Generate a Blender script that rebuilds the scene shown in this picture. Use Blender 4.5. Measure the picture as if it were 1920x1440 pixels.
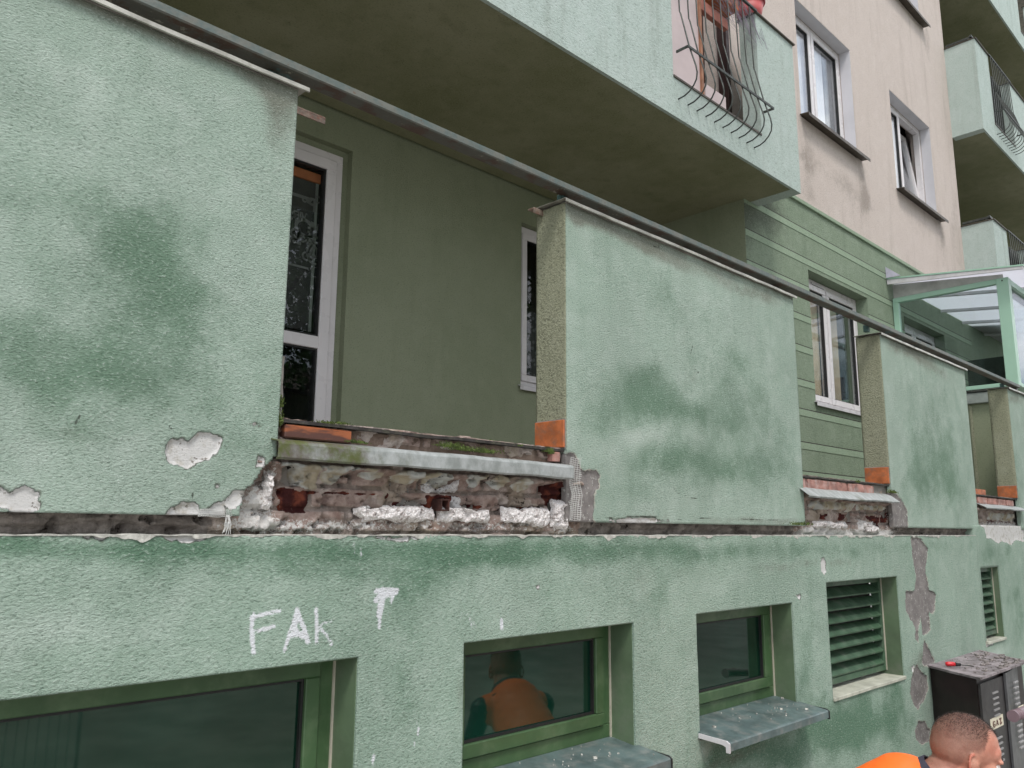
import bpy, bmesh, math, random
import numpy as np
from mathutils import Vector, Matrix
random.seed(7); RNG = np.random.RandomState(11)
for o in list(bpy.data.objects): bpy.data.objects.remove(o)
scene = bpy.context.scene
C = scene.collection
# ---------------------------------------------------------------- camera
YAW, PITCH, ROLL, FPX = 0.76890369, 0.17807432, 0.00780613, 1511.98
_f = np.array([math.sin(YAW)*math.cos(PITCH), math.cos(YAW)*math.cos(PITCH), math.sin(PITCH)])
_r = np.array([math.cos(YAW), -math.sin(YAW), 0.0]); _u = np.cross(_r, _f)
R2 = _r*math.cos(ROLL)+_u*math.sin(ROLL); U2 = -_r*math.sin(ROLL)+_u*math.cos(ROLL)
EYE = np.array([0, 0, 1.6])
cam = bpy.data.cameras.new('camera'); cam.sensor_width = 36; cam.lens = FPX/1920*36
cam.clip_start = 0.05; cam.clip_end = 1500
co = bpy.data.objects.new('camera', cam); C.objects.link(co); scene.camera = co
M = Matrix.Identity(4)
for i in range(3):
    M[i][0], M[i][1], M[i][2], M[i][3] = R2[i], U2[i], -_f[i], EYE[i]
co.matrix_world = M
# ---------------------------------------------------------------- world, sun, exposure
SUN_EL, SUN_AZ = math.radians(58), math.radians(215)
W_ = bpy.data.worlds.new('World'); scene.world = W_; W_.use_nodes = True
wt = W_.node_tree; wn = wt.nodes; wl = wt.links
for n in list(wn): wn.remove(n)
wo = wn.new('ShaderNodeOutputWorld'); wb = wn.new('ShaderNodeBackground'); wb.inputs[1].default_value = 0.1
sky = wn.new('ShaderNodeTexSky'); sky.sky_type = 'NISHITA'; sky.sun_disc = False
sky.sun_elevation = SUN_EL; sky.sun_rotation = SUN_AZ; sky.air_density = 1.2; sky.dust_density = 1.5
tc = wn.new('ShaderNodeTexCoord'); mp = wn.new('ShaderNodeMapping'); mp.inputs['Scale'].default_value = (1.6, 1.6, 4.0)
cn = wn.new('ShaderNodeTexNoise'); cn.inputs['Scale'].default_value = 2.3; cn.inputs['Detail'].default_value = 7; cn.inputs['Roughness'].default_value = 0.55
cr = wn.new('ShaderNodeValToRGB'); cr.color_ramp.elements[0].position = 0.36; cr.color_ramp.elements[1].position = 0.52
cr.color_ramp.elements[0].color = (0.25, 0.25, 0.25, 1); cr.color_ramp.elements[1].color = (1, 1, 1, 1)
cs = wn.new('ShaderNodeValToRGB'); cs.color_ramp.elements[0].position = 0.3; cs.color_ramp.elements[1].position = 0.75
cs.color_ramp.elements[0].color = (6.6, 7.0, 7.6, 1); cs.color_ramp.elements[1].color = (11.5, 11.5, 11.6, 1)
mx = wn.new('ShaderNodeMixRGB')
wl.new(tc.outputs['Generated'], mp.inputs[0]); wl.new(mp.outputs[0], cn.inputs['Vector'])
wl.new(cn.outputs['Fac'], cr.inputs[0]); wl.new(cn.outputs['Fac'], cs.inputs[0])
wl.new(cr.outputs[0], mx.inputs[0]); wl.new(sky.outputs[0], mx.inputs[1]); wl.new(cs.outputs[0], mx.inputs[2])
wl.new(mx.outputs[0], wb.inputs[0]); wl.new(wb.outputs[0], wo.inputs[0])
sl = bpy.data.lights.new('sun', 'SUN'); sl.energy = 1.3; sl.angle = math.radians(14); sl.color = (1, 0.96, 0.9)
so = bpy.data.objects.new('sun', sl); C.objects.link(so)
sd = Vector((math.sin(SUN_AZ)*math.cos(SUN_EL), math.cos(SUN_AZ)*math.cos(SUN_EL), math.sin(SUN_EL)))
so.rotation_euler = sd.to_track_quat('Z', 'Y').to_euler()
vs = scene.view_settings; vs.view_transform = 'Standard'; vs.look = 'None'; vs.exposure = 0.8; vs.gamma = 1
vs.use_curve_mapping = False
scene.cycles.max_bounces = 8; scene.cycles.diffuse_bounces = 4; scene.cycles.transparent_max_bounces = 12
scene.cycles.use_denoising = True

# ---------------------------------------------------------------- authoring helpers
def W(px, py, Y):
    """pixel of the photo -> (x, z) on the vertical plane Y"""
    d = R2*((px-960)/FPX) - U2*((py-720)/FPX) + _f
    t = Y/d[1]
    return d[0]*t, 1.6+d[2]*t
def WP(pts, Y): return [W(a, b, Y) for a, b in pts]
def vnoise(x, y, s=0):
    x = np.asarray(x, float); y = np.asarray(y, float)
    xi = np.floor(x).astype(np.int64); yi = np.floor(y).astype(np.int64); xf = x-xi; yf = y-yi
    def h(a, b):
        n = (a*374761393+b*668265263+s*982451653) & 0xffffffff
        n = ((n ^ (n >> 13))*1274126177) & 0xffffffff
        n = n ^ (n >> 16)
        return (n & 0xffffff)/float(0xffffff)
    u = xf*xf*(3-2*xf); v = yf*yf*(3-2*yf)
    return (h(xi, yi)*(1-u)+h(xi+1, yi)*u)*(1-v)+(h(xi, yi+1)*(1-u)+h(xi+1, yi+1)*u)*v
def fbm(x, y, o=4, s=0):
    r = 0; a = .5; t = 0
    for i in range(o):
        r = r+a*vnoise(x*2**i, y*2**i, s+i*17); t += a; a *= .5
    return r/t
def sdf_poly(px, pz, poly):
    d = np.full(px.shape, 1e9); ins = np.zeros(px.shape, bool); n = len(poly)
    for i in range(n):
        ax, az = poly[i]; bx, bz = poly[(i+1) % n]
        ex, ez = bx-ax, bz-az; wx, wz = px-ax, pz-az
        t = np.clip((wx*ex+wz*ez)/(ex*ex+ez*ez+1e-12), 0, 1)
        d = np.minimum(d, (wx-ex*t)**2+(wz-ez*t)**2)
        c = ((az > pz) != (bz > pz)) & (px < (bx-ax)*(pz-az)/((bz-az) if abs(bz-az) > 1e-12 else 1e-12)+ax)
        ins ^= c
    d = np.sqrt(d); return np.where(ins, -d, d)
def sdf_line(px, pz, pts, w):
    d = np.full(px.shape, 1e9)
    for i in range(len(pts)-1):
        ax, az = pts[i]; bx, bz = pts[i+1]; ex, ez = bx-ax, bz-az; wx, wz = px-ax, pz-az
        t = np.clip((wx*ex+wz*ez)/(ex*ex+ez*ez+1e-12), 0, 1)
        d = np.minimum(d, (wx-ex*t)**2+(wz-ez*t)**2)
    return np.sqrt(d)-w
def union(px, pz, polys, far=1.0):
    d = np.full(px.shape, far)
    for p in polys:
        if isinstance(p, tuple) and p[0] == 'L': d = np.minimum(d, sdf_line(px, pz, p[1], p[2]))
        else: d = np.minimum(d, sdf_poly(px, pz, p))
    return d

# ---------------------------------------------------------------- object helpers
def thing(name, label, cat, group=None, loc=(0, 0, 0)):
    o = bpy.data.objects.new(name, None); C.objects.link(o); o.location = loc; o.empty_display_size = .1
    o['label'] = label; o['category'] = cat
    if group: o['group'] = group
    return o
def link(name, me, mat=None, parent=None):
    o = bpy.data.objects.new(name, me); C.objects.link(o)
    if mat is not None:
        if not me.materials: me.materials.append(mat)
    if parent is not None: o.parent = parent
    return o
def tag(o, label, cat, group=None, kind=None):
    o['label'] = label; o['category'] = cat
    if group: o['group'] = group
    if kind: o['kind'] = kind
    return o
def copy_part(o, parent, loc=None):
    c = o.copy(); C.objects.link(c); c.parent = parent
    if loc is not None: c.location = loc
    return c
def copy_tree(o, parent=None):
    c = o.copy(); C.objects.link(c); c.parent = parent
    for k in [k for k in o.children]: copy_tree(k, c)
    return c
def mesh_np(name, verts, faces, attrs=None, smooth=False):
    me = bpy.data.meshes.new(name); verts = np.asarray(verts, np.float32); faces = np.asarray(faces, np.int32)
    k = faces.shape[1]
    me.vertices.add(len(verts)); me.vertices.foreach_set('co', verts.ravel())
    me.loops.add(faces.size); me.loops.foreach_set('vertex_index', faces.ravel())
    me.polygons.add(len(faces)); me.polygons.foreach_set('loop_start', np.arange(0, faces.size, k, dtype=np.int32))
    me.update(calc_edges=True)
    me.polygons.foreach_set('use_smooth', np.full(len(faces), bool(smooth)))
    for n, v in (attrs or {}).items():
        a = me.attributes.new(n, 'FLOAT', 'POINT'); a.data.foreach_set('value', np.asarray(v, np.float32).ravel())
    me.validate(); return me
class MB:
    def __init__(s): s.bm = bmesh.new()
    def box(s, x0, x1, y0, y1, z0, z1, bev=0.0, rot=None):
        r = bmesh.ops.create_cube(s.bm, size=1)
        vs_ = r['verts']
        for v in vs_: v.co = Vector(((x0+x1)/2+v.co.x*(x1-x0), (y0+y1)/2+v.co.y*(y1-y0), (z0+z1)/2+v.co.z*(z1-z0)))
        if rot is not None:
            bmesh.ops.rotate(s.bm, verts=vs_, cent=Vector(((x0+x1)/2, (y0+y1)/2, (z0+z1)/2)), matrix=rot)
        if bev > 0:
            es = list({e for v in vs_ for e in v.link_edges})
            bmesh.ops.bevel(s.bm, geom=es, offset=bev, segments=1, affect='EDGES')
        return s
    def prism(s, prof, x0, x1):
        """closed (y,z) profile extruded along x"""
        a = [s.bm.verts.new((x0, y, z)) for y, z in prof]; b = [s.bm.verts.new((x1, y, z)) for y, z in prof]
        n = len(prof)
        for i in range(n): s.bm.faces.new((a[i], a[(i+1) % n], b[(i+1) % n], b[i]))
        s.bm.faces.new(a[::-1]); s.bm.faces.new(b); return s
    def tube(s, pts, r, seg=8, caps=True):
        pts = [Vector(p) for p in pts]; rings = []; n = len(pts)
        rr = r if isinstance(r, (list, tuple)) else [r]*n
        up = Vector((0.13, 0.21, 0.97))
        for i, p in enumerate(pts):
            t = (pts[min(i+1, n-1)]-pts[max(i-1, 0)]).normalized()
            a = t.cross(up)
            if a.length < 1e-3: a = t.cross(Vector((1, 0, 0)))
            a.normalize(); b = t.cross(a).normalized()
            rings.append([s.bm.verts.new(p+(a*math.cos(2*math.pi*k/seg)+b*math.sin(2*math.pi*k/seg))*rr[i]) for k in range(seg)])
        for i in range(n-1):
            for k in range(seg):
                s.bm.faces.new((rings[i][k], rings[i][(k+1) % seg], rings[i+1][(k+1) % seg], rings[i+1][k]))
        if caps: s.bm.faces.new(rings[0][::-1]); s.bm.faces.new(rings[-1])
        return s
    def poly(s, vs_):
        s.bm.faces.new([s.bm.verts.new(v) for v in vs_]); return s
    def rough(s, amp, freq, seed=0):
        for v in s.bm.verts:
            n = [float(fbm(v.co.x*freq+k*9.1+seed, (v.co.z+v.co.y)*freq+k*3.7, 3, seed+k))-.5 for k in range(3)]
            v.co += Vector(n)*2*amp
        return s
    def sub(s, n):
        bmesh.ops.subdivide_edges(s.bm, edges=s.bm.edges[:], cuts=n, use_grid_fill=True); return s
    def build(s, name, mat, parent=None, smooth=False):
        bmesh.ops.recalc_face_normals(s.bm, faces=s.bm.faces[:])
        me = bpy.data.meshes.new(name); s.bm.to_mesh(me); s.bm.free()
        if smooth:
            me.polygons.foreach_set('use_smooth', [True]*len(me.polygons))
        return link(name, me, mat, parent)
def box(name, x0, x1, y0, y1, z0, z1, mat, parent=None, bev=0.002):
    return MB().box(x0, x1, y0, y1, z0, z1, bev).build(name, mat, parent)

# ---------------------------------------------------------------- materials
class T:
    def __init__(s, name):
        s.m = bpy.data.materials.new(name); s.m.use_nodes = True; s.t = s.m.node_tree
        for n in list(s.t.nodes): s.t.nodes.remove(n)
        s.out = s.t.nodes.new('ShaderNodeOutputMaterial'); s.b = s.t.nodes.new('ShaderNodeBsdfPrincipled')
        s.t.links.new(s.b.outputs[0], s.out.inputs[0]); s.co = s.t.nodes.new('ShaderNodeTexCoord').outputs['Object']
    def set(s, node, key, v):
        if hasattr(v, 'is_output'): s.t.links.new(v, node.inputs[key])
        else: node.inputs[key].default_value = v
    def mapping(s, scale=(1, 1, 1), loc=(0, 0, 0)):
        n = s.t.nodes.new('ShaderNodeMapping'); s.t.links.new(s.co, n.inputs[0])
        n.inputs['Scale'].default_value = scale; n.inputs['Location'].default_value = loc; return n.outputs[0]
    def noise(s, scale, detail=3, rough=.5, vec=None, dist=0):
        n = s.t.nodes.new('ShaderNodeTexNoise'); s.t.links.new(vec or s.co, n.inputs['Vector'])
        n.inputs['Scale'].default_value = scale; n.inputs['Detail'].default_value = detail
        n.inputs['Roughness'].default_value = rough; n.inputs['Distortion'].default_value = dist; return n.outputs['Fac']
    def voro(s, scale, vec=None, feat='F1'):
        n = s.t.nodes.new('ShaderNodeTexVoronoi'); n.feature = feat; s.t.links.new(vec or s.co, n.inputs['Vector'])
        n.inputs['Scale'].default_value = scale; return n.outputs[0]
    def math(s, op, a, b=0.0, c=None):
        n = s.t.nodes.new('ShaderNodeMath'); n.operation = op; s.set(n, 0, a); s.set(n, 1, b)
        if c is not None: s.set(n, 2, c)
        return n.outputs[0]
    def ramp(s, v, a, b, lo=0.0, hi=1.0):
        n = s.t.nodes.new('ShaderNodeMapRange'); n.interpolation_type = 'SMOOTHSTEP'
        s.set(n, 0, v); s.set(n, 1, a); s.set(n, 2, b); s.set(n, 3, lo); s.set(n, 4, hi); return n.outputs[0]
    def mix(s, f, a, b, mode='MIX'):
        n = s.t.nodes.new('ShaderNodeMixRGB'); n.blend_type = mode; s.set(n, 0, f)
        for k, v in ((1, a), (2, b)):
            if isinstance(v, tuple): v = v if len(v) == 4 else v+(1,)
            s.set(n, k, v)
        return n.outputs[0]
    def attr(s, name):
        n = s.t.nodes.new('ShaderNodeAttribute'); n.attribute_name = name; return n.outputs['Fac']
    def bump(s, h, dist=.005, strength=1.0, prev=None):
        n = s.t.nodes.new('ShaderNodeBump'); n.inputs['Strength'].default_value = strength; n.inputs['Distance'].default_value = dist
        s.set(n, 'Height', h)
        if prev is not None: s.t.links.new(prev, n.inputs['Normal'])
        return n.outputs[0]
    def fin(s, col, rough=.8, normal=None, **k):
        if isinstance(col, tuple): col = col if len(col) == 4 else col+(1,)
        s.set(s.b, 'Base Color', col); s.set(s.b, 'Roughness', rough)
        if normal is not None: s.t.links.new(normal, s.b.inputs['Normal'])
        for a, v in k.items(): s.set(s.b, a.replace('_', ' '), v)
        return s.m
def simple(name, col, rough=.5, var=.15, nscale=8, bumpd=0.0, bscale=60, metal=0.0, dirt=None, dirtamt=.5, streak=False):
    t = T(name); dark = tuple(c*(1-var) for c in col); light = tuple(min(1, c*(1+var)) for c in col)
    c = t.mix(t.ramp(t.noise(nscale, 4, .6), .3, .7), dark, light)
    if dirt:
        vec = t.mapping((6, 6, .8)) if streak else None
        c = t.mix(t.math('MULTIPLY', t.ramp(t.noise(3.5 if streak else nscale*1.7, 6, .65, vec), .45, .72), dirtamt), c, dirt)
    nm = t.bump(t.noise(bscale, 3), bumpd) if bumpd else None
    return t.fin(c, t.ramp(t.noise(nscale*3, 3), .2, .8, rough*.8, min(1, rough*1.2)), nm, Metallic=metal)

def stucco(name, base, dark, pale, marks=False, scale=78, amp=.0065, streaky=.25, grime=(.16, .15, .12), speck=0.0, var=.14):
    t = T(name)
    n1 = t.noise(1.1, 5, .6); n2 = t.noise(7, 5, .65)
    vst = t.mapping((5, 5, .55)); n3 = t.noise(1.6, 5, .6, vst)
    c = t.mix(t.ramp(n1, .35, .7), base, tuple(b*(1-var)+p*var for b, p in zip(base, pale)))
    c = t.mix(t.ramp(n2, .42, .75, 0, .35), c, pale)
    c = t.mix(t.ramp(n3, .5, .78, 0, streaky), c, dark)
    if marks:
        st = t.math('ADD', t.attr('stain'), t.math('MULTIPLY', t.math('SUBTRACT', t.noise(6, 8, .75), .5), 1.5))
        c = t.mix(t.ramp(st, .1, 1.0, 0, .95), c, dark)
        c = t.mix(t.ramp(t.math('ADD', t.attr('bleach'), t.math('MULTIPLY', t.math('SUBTRACT', n2, .5), .4)), .15, 1.0, 0, .85), c, pale)
        g = t.math('ADD', t.attr('grime'), t.math('MULTIPLY', t.math('SUBTRACT', t.noise(16, 6, .7), .5), .8))
        c = t.mix(t.ramp(g, .25, 1.0, 0, .75), c, grime)
    # fine grit: pore shade and grain highlights painted into the colour
    vec = t.mapping((.62, 1, 1.15))
    g1 = t.noise(scale, 3.5, .6, vec, .3); g2 = t.noise(scale*2.6, 2, .6)
    h = t.math('ADD', g1, t.math('MULTIPLY', g2, .3))
    c = t.mix(t.ramp(g1, .46, .27, 0, .55), c, tuple(b*.42 for b in dark))
    c = t.mix(t.ramp(g1, .54, .72, 0, .5), c, pale)
    if speck: c = t.mix(t.ramp(t.noise(95, 4, .75), .54, .64, 0, speck), c, (.035, .032, .022))
    hh = t.math('MULTIPLY', t.math('MULTIPLY', h, amp), t.ramp(t.noise(2.6, 4, .6), .3, .7, .65, 1.2))
    if marks:
        jit = t.math('MULTIPLY', t.math('SUBTRACT', t.noise(48, 6, .75), .5), .02)
        def mask(a, w=.0012, k=1.0):
            return t.ramp(t.math('ADD', t.attr(a), t.math('MULTIPLY', jit, k)), -w, w, 1, 0)
        flat = None
        sw = t.attr('sw')
        rim = t.math('MULTIPLY', t.ramp(t.math('ABSOLUTE', t.math('ADD', sw, jit)), .003, .0045, 1, 0), t.ramp(t.noise(30, 4), .4, .62, 0, .75))
        c = t.mix(rim, c, (.12, .13, .1))
        wc = t.mix(t.ramp(t.noise(22, 5, .7), .5, .66, 0, .7), (.58, .57, .56), (.36, .33, .27))
        wc = t.mix(t.ramp(t.noise(70, 3, .7), .62, .68, 0, .8), wc, (.13, .11, .09))
        c = t.mix(mask('sw'), c, wc)
        sg = t.attr('sg')
        rg = t.ramp(t.math('ABSOLUTE', t.math('ADD', sg, t.math('MULTIPLY', jit, 1.6))), .0035, .006, 1, 0)
        c = t.mix(t.math('MULTIPLY', rg, t.ramp(t.noise(14, 3), .4, .55)), c, (.5, .48, .42))
        gc = t.mix(t.ramp(t.noise(18, 5, .7), .35, .7), (.17, .155, .15), (.26, .24, .23))
        gc = t.mix(t.ramp(t.noise(60, 3, .7), .6, .66, 0, .8), gc, (.5, .5, .47))
        c = t.mix(mask('sg', .0012, 1.2), c, gc)
        pm = t.math('MULTIPLY', t.ramp(t.math('ADD', t.attr('sp'), t.math('MULTIPLY', jit, .6)), -.004, .002, 1, 0),
                    t.ramp(t.math('ADD', g1, t.math('MULTIPLY', t.ramp(t.attr('sp'), -.012, 0, 1, 0), .35)), .40, .52))
        c = t.mix(t.math('MULTIPLY', pm, .92), c, (.75, .76, .8))
        ck = t.ramp(t.math('ADD', t.attr('sc'), t.math('MULTIPLY', jit, .5)), 0.0, .0016, 1, 0)
        c = t.mix(t.math('MULTIPLY', ck, .75), c, (.05, .055, .04))
        inside = t.math('MAXIMUM', mask('sw'), mask('sg', .0012, 1.2))
        hh = t.math('MULTIPLY', hh, t.math('SUBTRACT', 1.0, t.math('MULTIPLY', inside, .75)))
        hh = t.math('SUBTRACT', hh, t.math('MULTIPLY', inside, .004))
        hh = t.math('SUBTRACT', hh, t.math('MULTIPLY', ck, .003))
    nm = t.bump(hh, 1.0, 1.0)
    return t.fin(c, .88, nm, Specular_IOR_Level=.3)

MINT = stucco('mint_stucco', (.335, .432, .36), (.14, .23, .16), (.56, .63, .575), True, scale=200, amp=.0075)
PLINTH = stucco('plinth_stucco', (.30, .40, .325), (.11, .205, .135), (.50, .585, .52), True, scale=160, amp=.0085)
OLIVE_END = stucco('lichened_stucco', (.28, .29, .20), (.13, .14, .08), (.40, .405, .31), False, scale=110, amp=.008, speck=.5)
OLIVE = stucco('olive_stucco', (.235, .265, .175), (.165, .19, .115), (.30, .325, .23), False, scale=130, amp=.003, streaky=.3, var=.5)
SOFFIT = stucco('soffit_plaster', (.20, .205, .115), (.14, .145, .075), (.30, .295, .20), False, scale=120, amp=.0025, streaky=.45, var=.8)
BAND = stucco('banded_stucco', (.21, .27, .19), (.13, .175, .12), (.31, .37, .29), False, scale=95, amp=.005, streaky=.2, speck=.12)
BANDL = stucco('pale_band', (.27, .35, .25), (.18, .26, .18), (.34, .42, .32), False, scale=120, amp=.002)
PALE = stucco('pale_render', (.56, .485, .44), (.40, .34, .30), (.66, .59, .55), False, scale=85, amp=.0045, streaky=.32)
PALEM = stucco('pale_render_weathered', (.56, .485, .44), (.40, .34, .30), (.66, .59, .55), True, scale=85, amp=.0045, streaky=.5, grime=(.27, .23, .20))
BANDM = stucco('banded_stucco_weathered', (.21, .27, .19), (.13, .175, .12), (.31, .37, .29), True, scale=95, amp=.005, streaky=.3, speck=.12, grime=(.075, .085, .065))
BALC = stucco('balcony_stucco', (.42, .50, .46), (.26, .30, .26), (.56, .62, .60), False, scale=95, amp=.0045, streaky=.5)
GREENIN = simple('painted_reveal', (.10, .15, .085), .6, .2, 4, .001, 40, dirt=(.2, .2, .17), dirtamt=.35)
PVC = simple('white_pvc', (.70, .67, .68), .3, .04, 3)
PVCDIRTY = simple('white_metal_sill', (.62, .6, .62), .4, .08, 6, dirt=(.3, .3, .26), dirtamt=.3)
GREENF = simple('green_window_frame', (.048, .10, .04), .42, .15, 5, dirt=(.14, .2, .11), dirtamt=.4)
GASKET = simple('black_gasket', (.012, .012, .012), .6)
LOUV = simple('louver_green', (.05, .105, .06), .5, .2, 6, dirt=(.2, .22, .18), dirtamt=.5)
SILLB = simple('sill_blue_grey', (.11, .155, .155), .42, .25, 9, .0015, 18, .2, (.26, .265, .25), .7)
SILLW = simple('sill_cream_tile', (.5, .5, .42), .5, .15, 9, .001, 40, 0, (.25, .25, .2), .5)
def _galv():
    t = T('galvanised_flashing'); v = t.mapping((7, 1, 5))
    c = t.mix(t.ramp(t.noise(3, 5, .7, v), .35, .65), (.27, .29, .28), (.43, .45, .45))
    g = t.math('ADD', t.noise(7, 6, .7), t.attr('dirt'))
    c = t.mix(t.ramp(g, .55, .85), c, t.mix(t.ramp(t.noise(22, 5, .7), .42, .6), (.10, .115, .035), (.14, .125, .105)))
    return t.fin(c, .5, t.bump(t.noise(45, 4), .0015), Metallic=.15)
GALV = _galv()
ZINC = simple('zinc_coping', (.40, .39, .35), .38, .25, 9, .0008, 30, .35, (.14, .13, .09), .6)
BROWNM = simple('brown_tin_sill', (.075, .06, .045), .5, .3, 8)
RAILM = T('weathered_rail_paint')
_c = RAILM.mix(RAILM.ramp(RAILM.noise(9, 6, .7), .5, .58), (.085, .085, .072), (.075, .045, .032))
_c = RAILM.mix(RAILM.ramp(RAILM.noise(3.3, 5, .7), .60, .66), _c, (.07, .15, .16))
_c = RAILM.mix(RAILM.ramp(RAILM.noise(26, 5, .7), .62, .68), _c, (.28, .27, .22))
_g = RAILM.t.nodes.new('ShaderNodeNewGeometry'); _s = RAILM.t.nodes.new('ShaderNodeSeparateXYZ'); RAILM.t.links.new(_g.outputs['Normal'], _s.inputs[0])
_c = RAILM.mix(RAILM.ramp(_s.outputs[1], -.5, -.9), _c, RAILM.mix(RAILM.ramp(RAILM.noise(14, 6, .7), .4, .65), (.155, .16, .14), (.10, .135, .13)))  # front side coloured lighter grey-green than the other faces
_c = RAILM.mix(RAILM.ramp(RAILM.noise(55, 5, .7), .62, .68), _c, (.13, .07, .04))
RAILM = RAILM.fin(_c, .55, RAILM.bump(RAILM.noise(60, 4), .002), Metallic=.1)
RUST = simple('rusted_iron', (.06, .02, .014), .85, .5, 25, .003, 80, 0, (.03, .012, .01), .8)
RAWTILE = simple('terracotta_tile', (.46, .135, .045), .6, .28, 14, .0015, 50, 0, (.26, .13, .08), .85)
def _brown_tile():
    t = T('glazed_brown_tile')
    m = t.math('MULTIPLY', t.ramp(t.noise(9, 4, .6, t.mapping((.8, 1, 4))), .44, .60), .8)
    c = t.mix(m, (.11, .05, .04), (.42, .13, .05)); return t.fin(c, .35)
BRTILE = _brown_tile()
BRICKM = simple('pinkish_brick', (.34, .17, .14), .85, .35, 11, .004, 60, 0, (.5, .44, .42), .5)
BITUM = simple('bitumen_edge', (.035, .03, .028), .8, .4, 20, .004, 60, 0, (.1, .1, .06), .5)
CONC = simple('old_concrete', (.26, .24, .22), .9, .25, 9, .004, 60, 0, (.12, .11, .08), .5)
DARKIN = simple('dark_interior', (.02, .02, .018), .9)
IRON = simple('wrought_iron', (.05, .055, .05), .5, .4, 30, 0, 60, .4, (.12, .13, .11), .5)
PORCHG = simple('mint_powder_coat', (.36, .56, .44), .35, .04, 3)
REFLW = simple('white_reflection_sheet', (.88, .88, .92), .8, .03, 5)  # white sheets behind panes stand in for bright sky reflection
PANEG = simple('grey_pane_sheet', (.10, .115, .12), .9, .2, 15)  # plain grey sheet behind the right part of the first window
MOSSM = simple('moss', (.085, .12, .025), .9, .5, 60)
LEAFM = simple('leaf', (.06, .14, .03), .55, .35, 40)
def rubble_mat():
    t = T('broken_masonry')
    c = t.mix(t.ramp(t.noise(14, 6, .7), .35, .65), (.27, .21, .185), (.54, .46, .42)); c = t.mix(t.ramp(t.noise(5.5, 4, .6), .5, .62, 0, .5), c, (.33, .27, .19))
    c = t.mix(t.ramp(t.noise(45, 4, .7), .58, .7, 0, .8), c, (.13, .10, .085))
    j = t.math('MULTIPLY', t.math('SUBTRACT', t.noise(60, 5, .75), .5), 1.1)
    def m(a, lo=.35, hi=.65): return t.ramp(t.math('ADD', t.attr(a), j), lo, hi)
    c = t.mix(m('gap'), c, t.mix(t.ramp(t.noise(11, 5, .7), .4, .62), (.19, .165, .15), (.34, .30, .275)))
    c = t.mix(t.math('MULTIPLY', m('brick', .4, .6), .6), c, t.mix(t.ramp(t.noise(24, 5, .7), .38, .62), (.24, .145, .12), (.42, .31, .27)))
    c = t.mix(t.math('MULTIPLY', m('joint', .4, .6), .4), c, (.09, .07, .055))
    c = t.mix(m('red', .4, .6), c, t.mix(t.ramp(t.noise(30, 4), .45, .75), (.06, .016, .015), (.22, .06, .035)))
    c = t.mix(m('scrap'), c, t.mix(t.ramp(t.noise(16, 4), .4, .6), (.56, .56, .53), (.45, .39, .29)))
    wv = t.ramp(t.noise(110, 3, .7), .3, .5)
    c = t.mix(t.math('MULTIPLY', m('white', .45, .6), wv), c, (.72, .70, .70))
    c = t.mix(t.ramp(t.math('ADD', t.attr('splat'), t.math('MULTIPLY', t.math('SUBTRACT', t.noise(80, 5, .8), .5), 5.0)), .95, 1.15), c, (.68, .66, .64))
    c = t.mix(m('hole', .45, .6), c, (.02, .012, .01))  # shade of holes and cavities painted in as near-black colour
    h = t.math('MULTIPLY', t.math('ADD', t.noise(50, 5, .7), t.math('MULTIPLY', t.noise(170, 3, .7), .4)), .011)
    return t.fin(c, .92, t.bump(h, 1.0), Specular_IOR_Level=.2)
RUB = rubble_mat()
def foam_mat():
    t = T('white_foam'); v = t.voro(150)
    c = t.mix(t.ramp(v, .25, .6), (.82, .80, .80), (.62, .58, .57))
    c = t.mix(t.ramp(t.noise(38, 5, .75), .55, .63, 0, .85), c, (.27, .22, .205)); c = t.mix(t.ramp(t.noise(75, 3, .7), .64, .69, 0, .85), c, (.07, .05, .045))
    return t.fin(c, .85, t.bump(v, .0018, 1.0))
FOAM = foam_mat()
def glass(name, tint=(1, 1, 1), ior=1.55, rough=.0, darken=0.0):
    t = T(name); n = t.t.nodes
    fr = n.new('ShaderNodeFresnel'); ge = n.new('ShaderNodeNewGeometry'); mr = n.new('ShaderNodeMapRange')
    mr.inputs[3].default_value = ior; mr.inputs[4].default_value = 1/ior; t.t.links.new(ge.outputs['Backfacing'], mr.inputs[0]); t.t.links.new(mr.outputs[0], fr.inputs[0])
    tr = n.new('ShaderNodeBsdfTransparent'); tr.inputs[0].default_value = tint+(1,)
    gl = n.new('ShaderNodeBsdfGlossy'); gl.inputs['Roughness'].default_value = rough; gl.inputs[0].default_value = (.95, .97, 1, 1)
    mxs = n.new('ShaderNodeMixShader'); t.t.links.new(fr.outputs[0], mxs.inputs[0])
    t.t.links.new(tr.outputs[0], mxs.inputs[1]); t.t.links.new(gl.outputs[0], mxs.inputs[2])
    t.t.links.new(mxs.outputs[0], t.out.inputs[0]); return t.m
GLASS = glass('window_glass', (.96, .97, .97), 1.9)
PGLASS = glass('porch_glass', (.88, .93, .92), 1.5)
DGLASS = glass('door_glass', (.9, .92, .92), 1.42)
SGLASS = glass('porch_front_glass', (.5, .55, .55), 2.8)
def green_glass():
    t = T('dark_green_glazing')
    c = t.mix(t.ramp(t.noise(2.2, 3), .35, .7), (.002, .018, .010), (.005, .034, .022))
    return t.fin(c, .03, None, IOR=1.68, Specular_Tint=(.8, .95, .82, 1))
GGLASS = green_glass()

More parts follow.
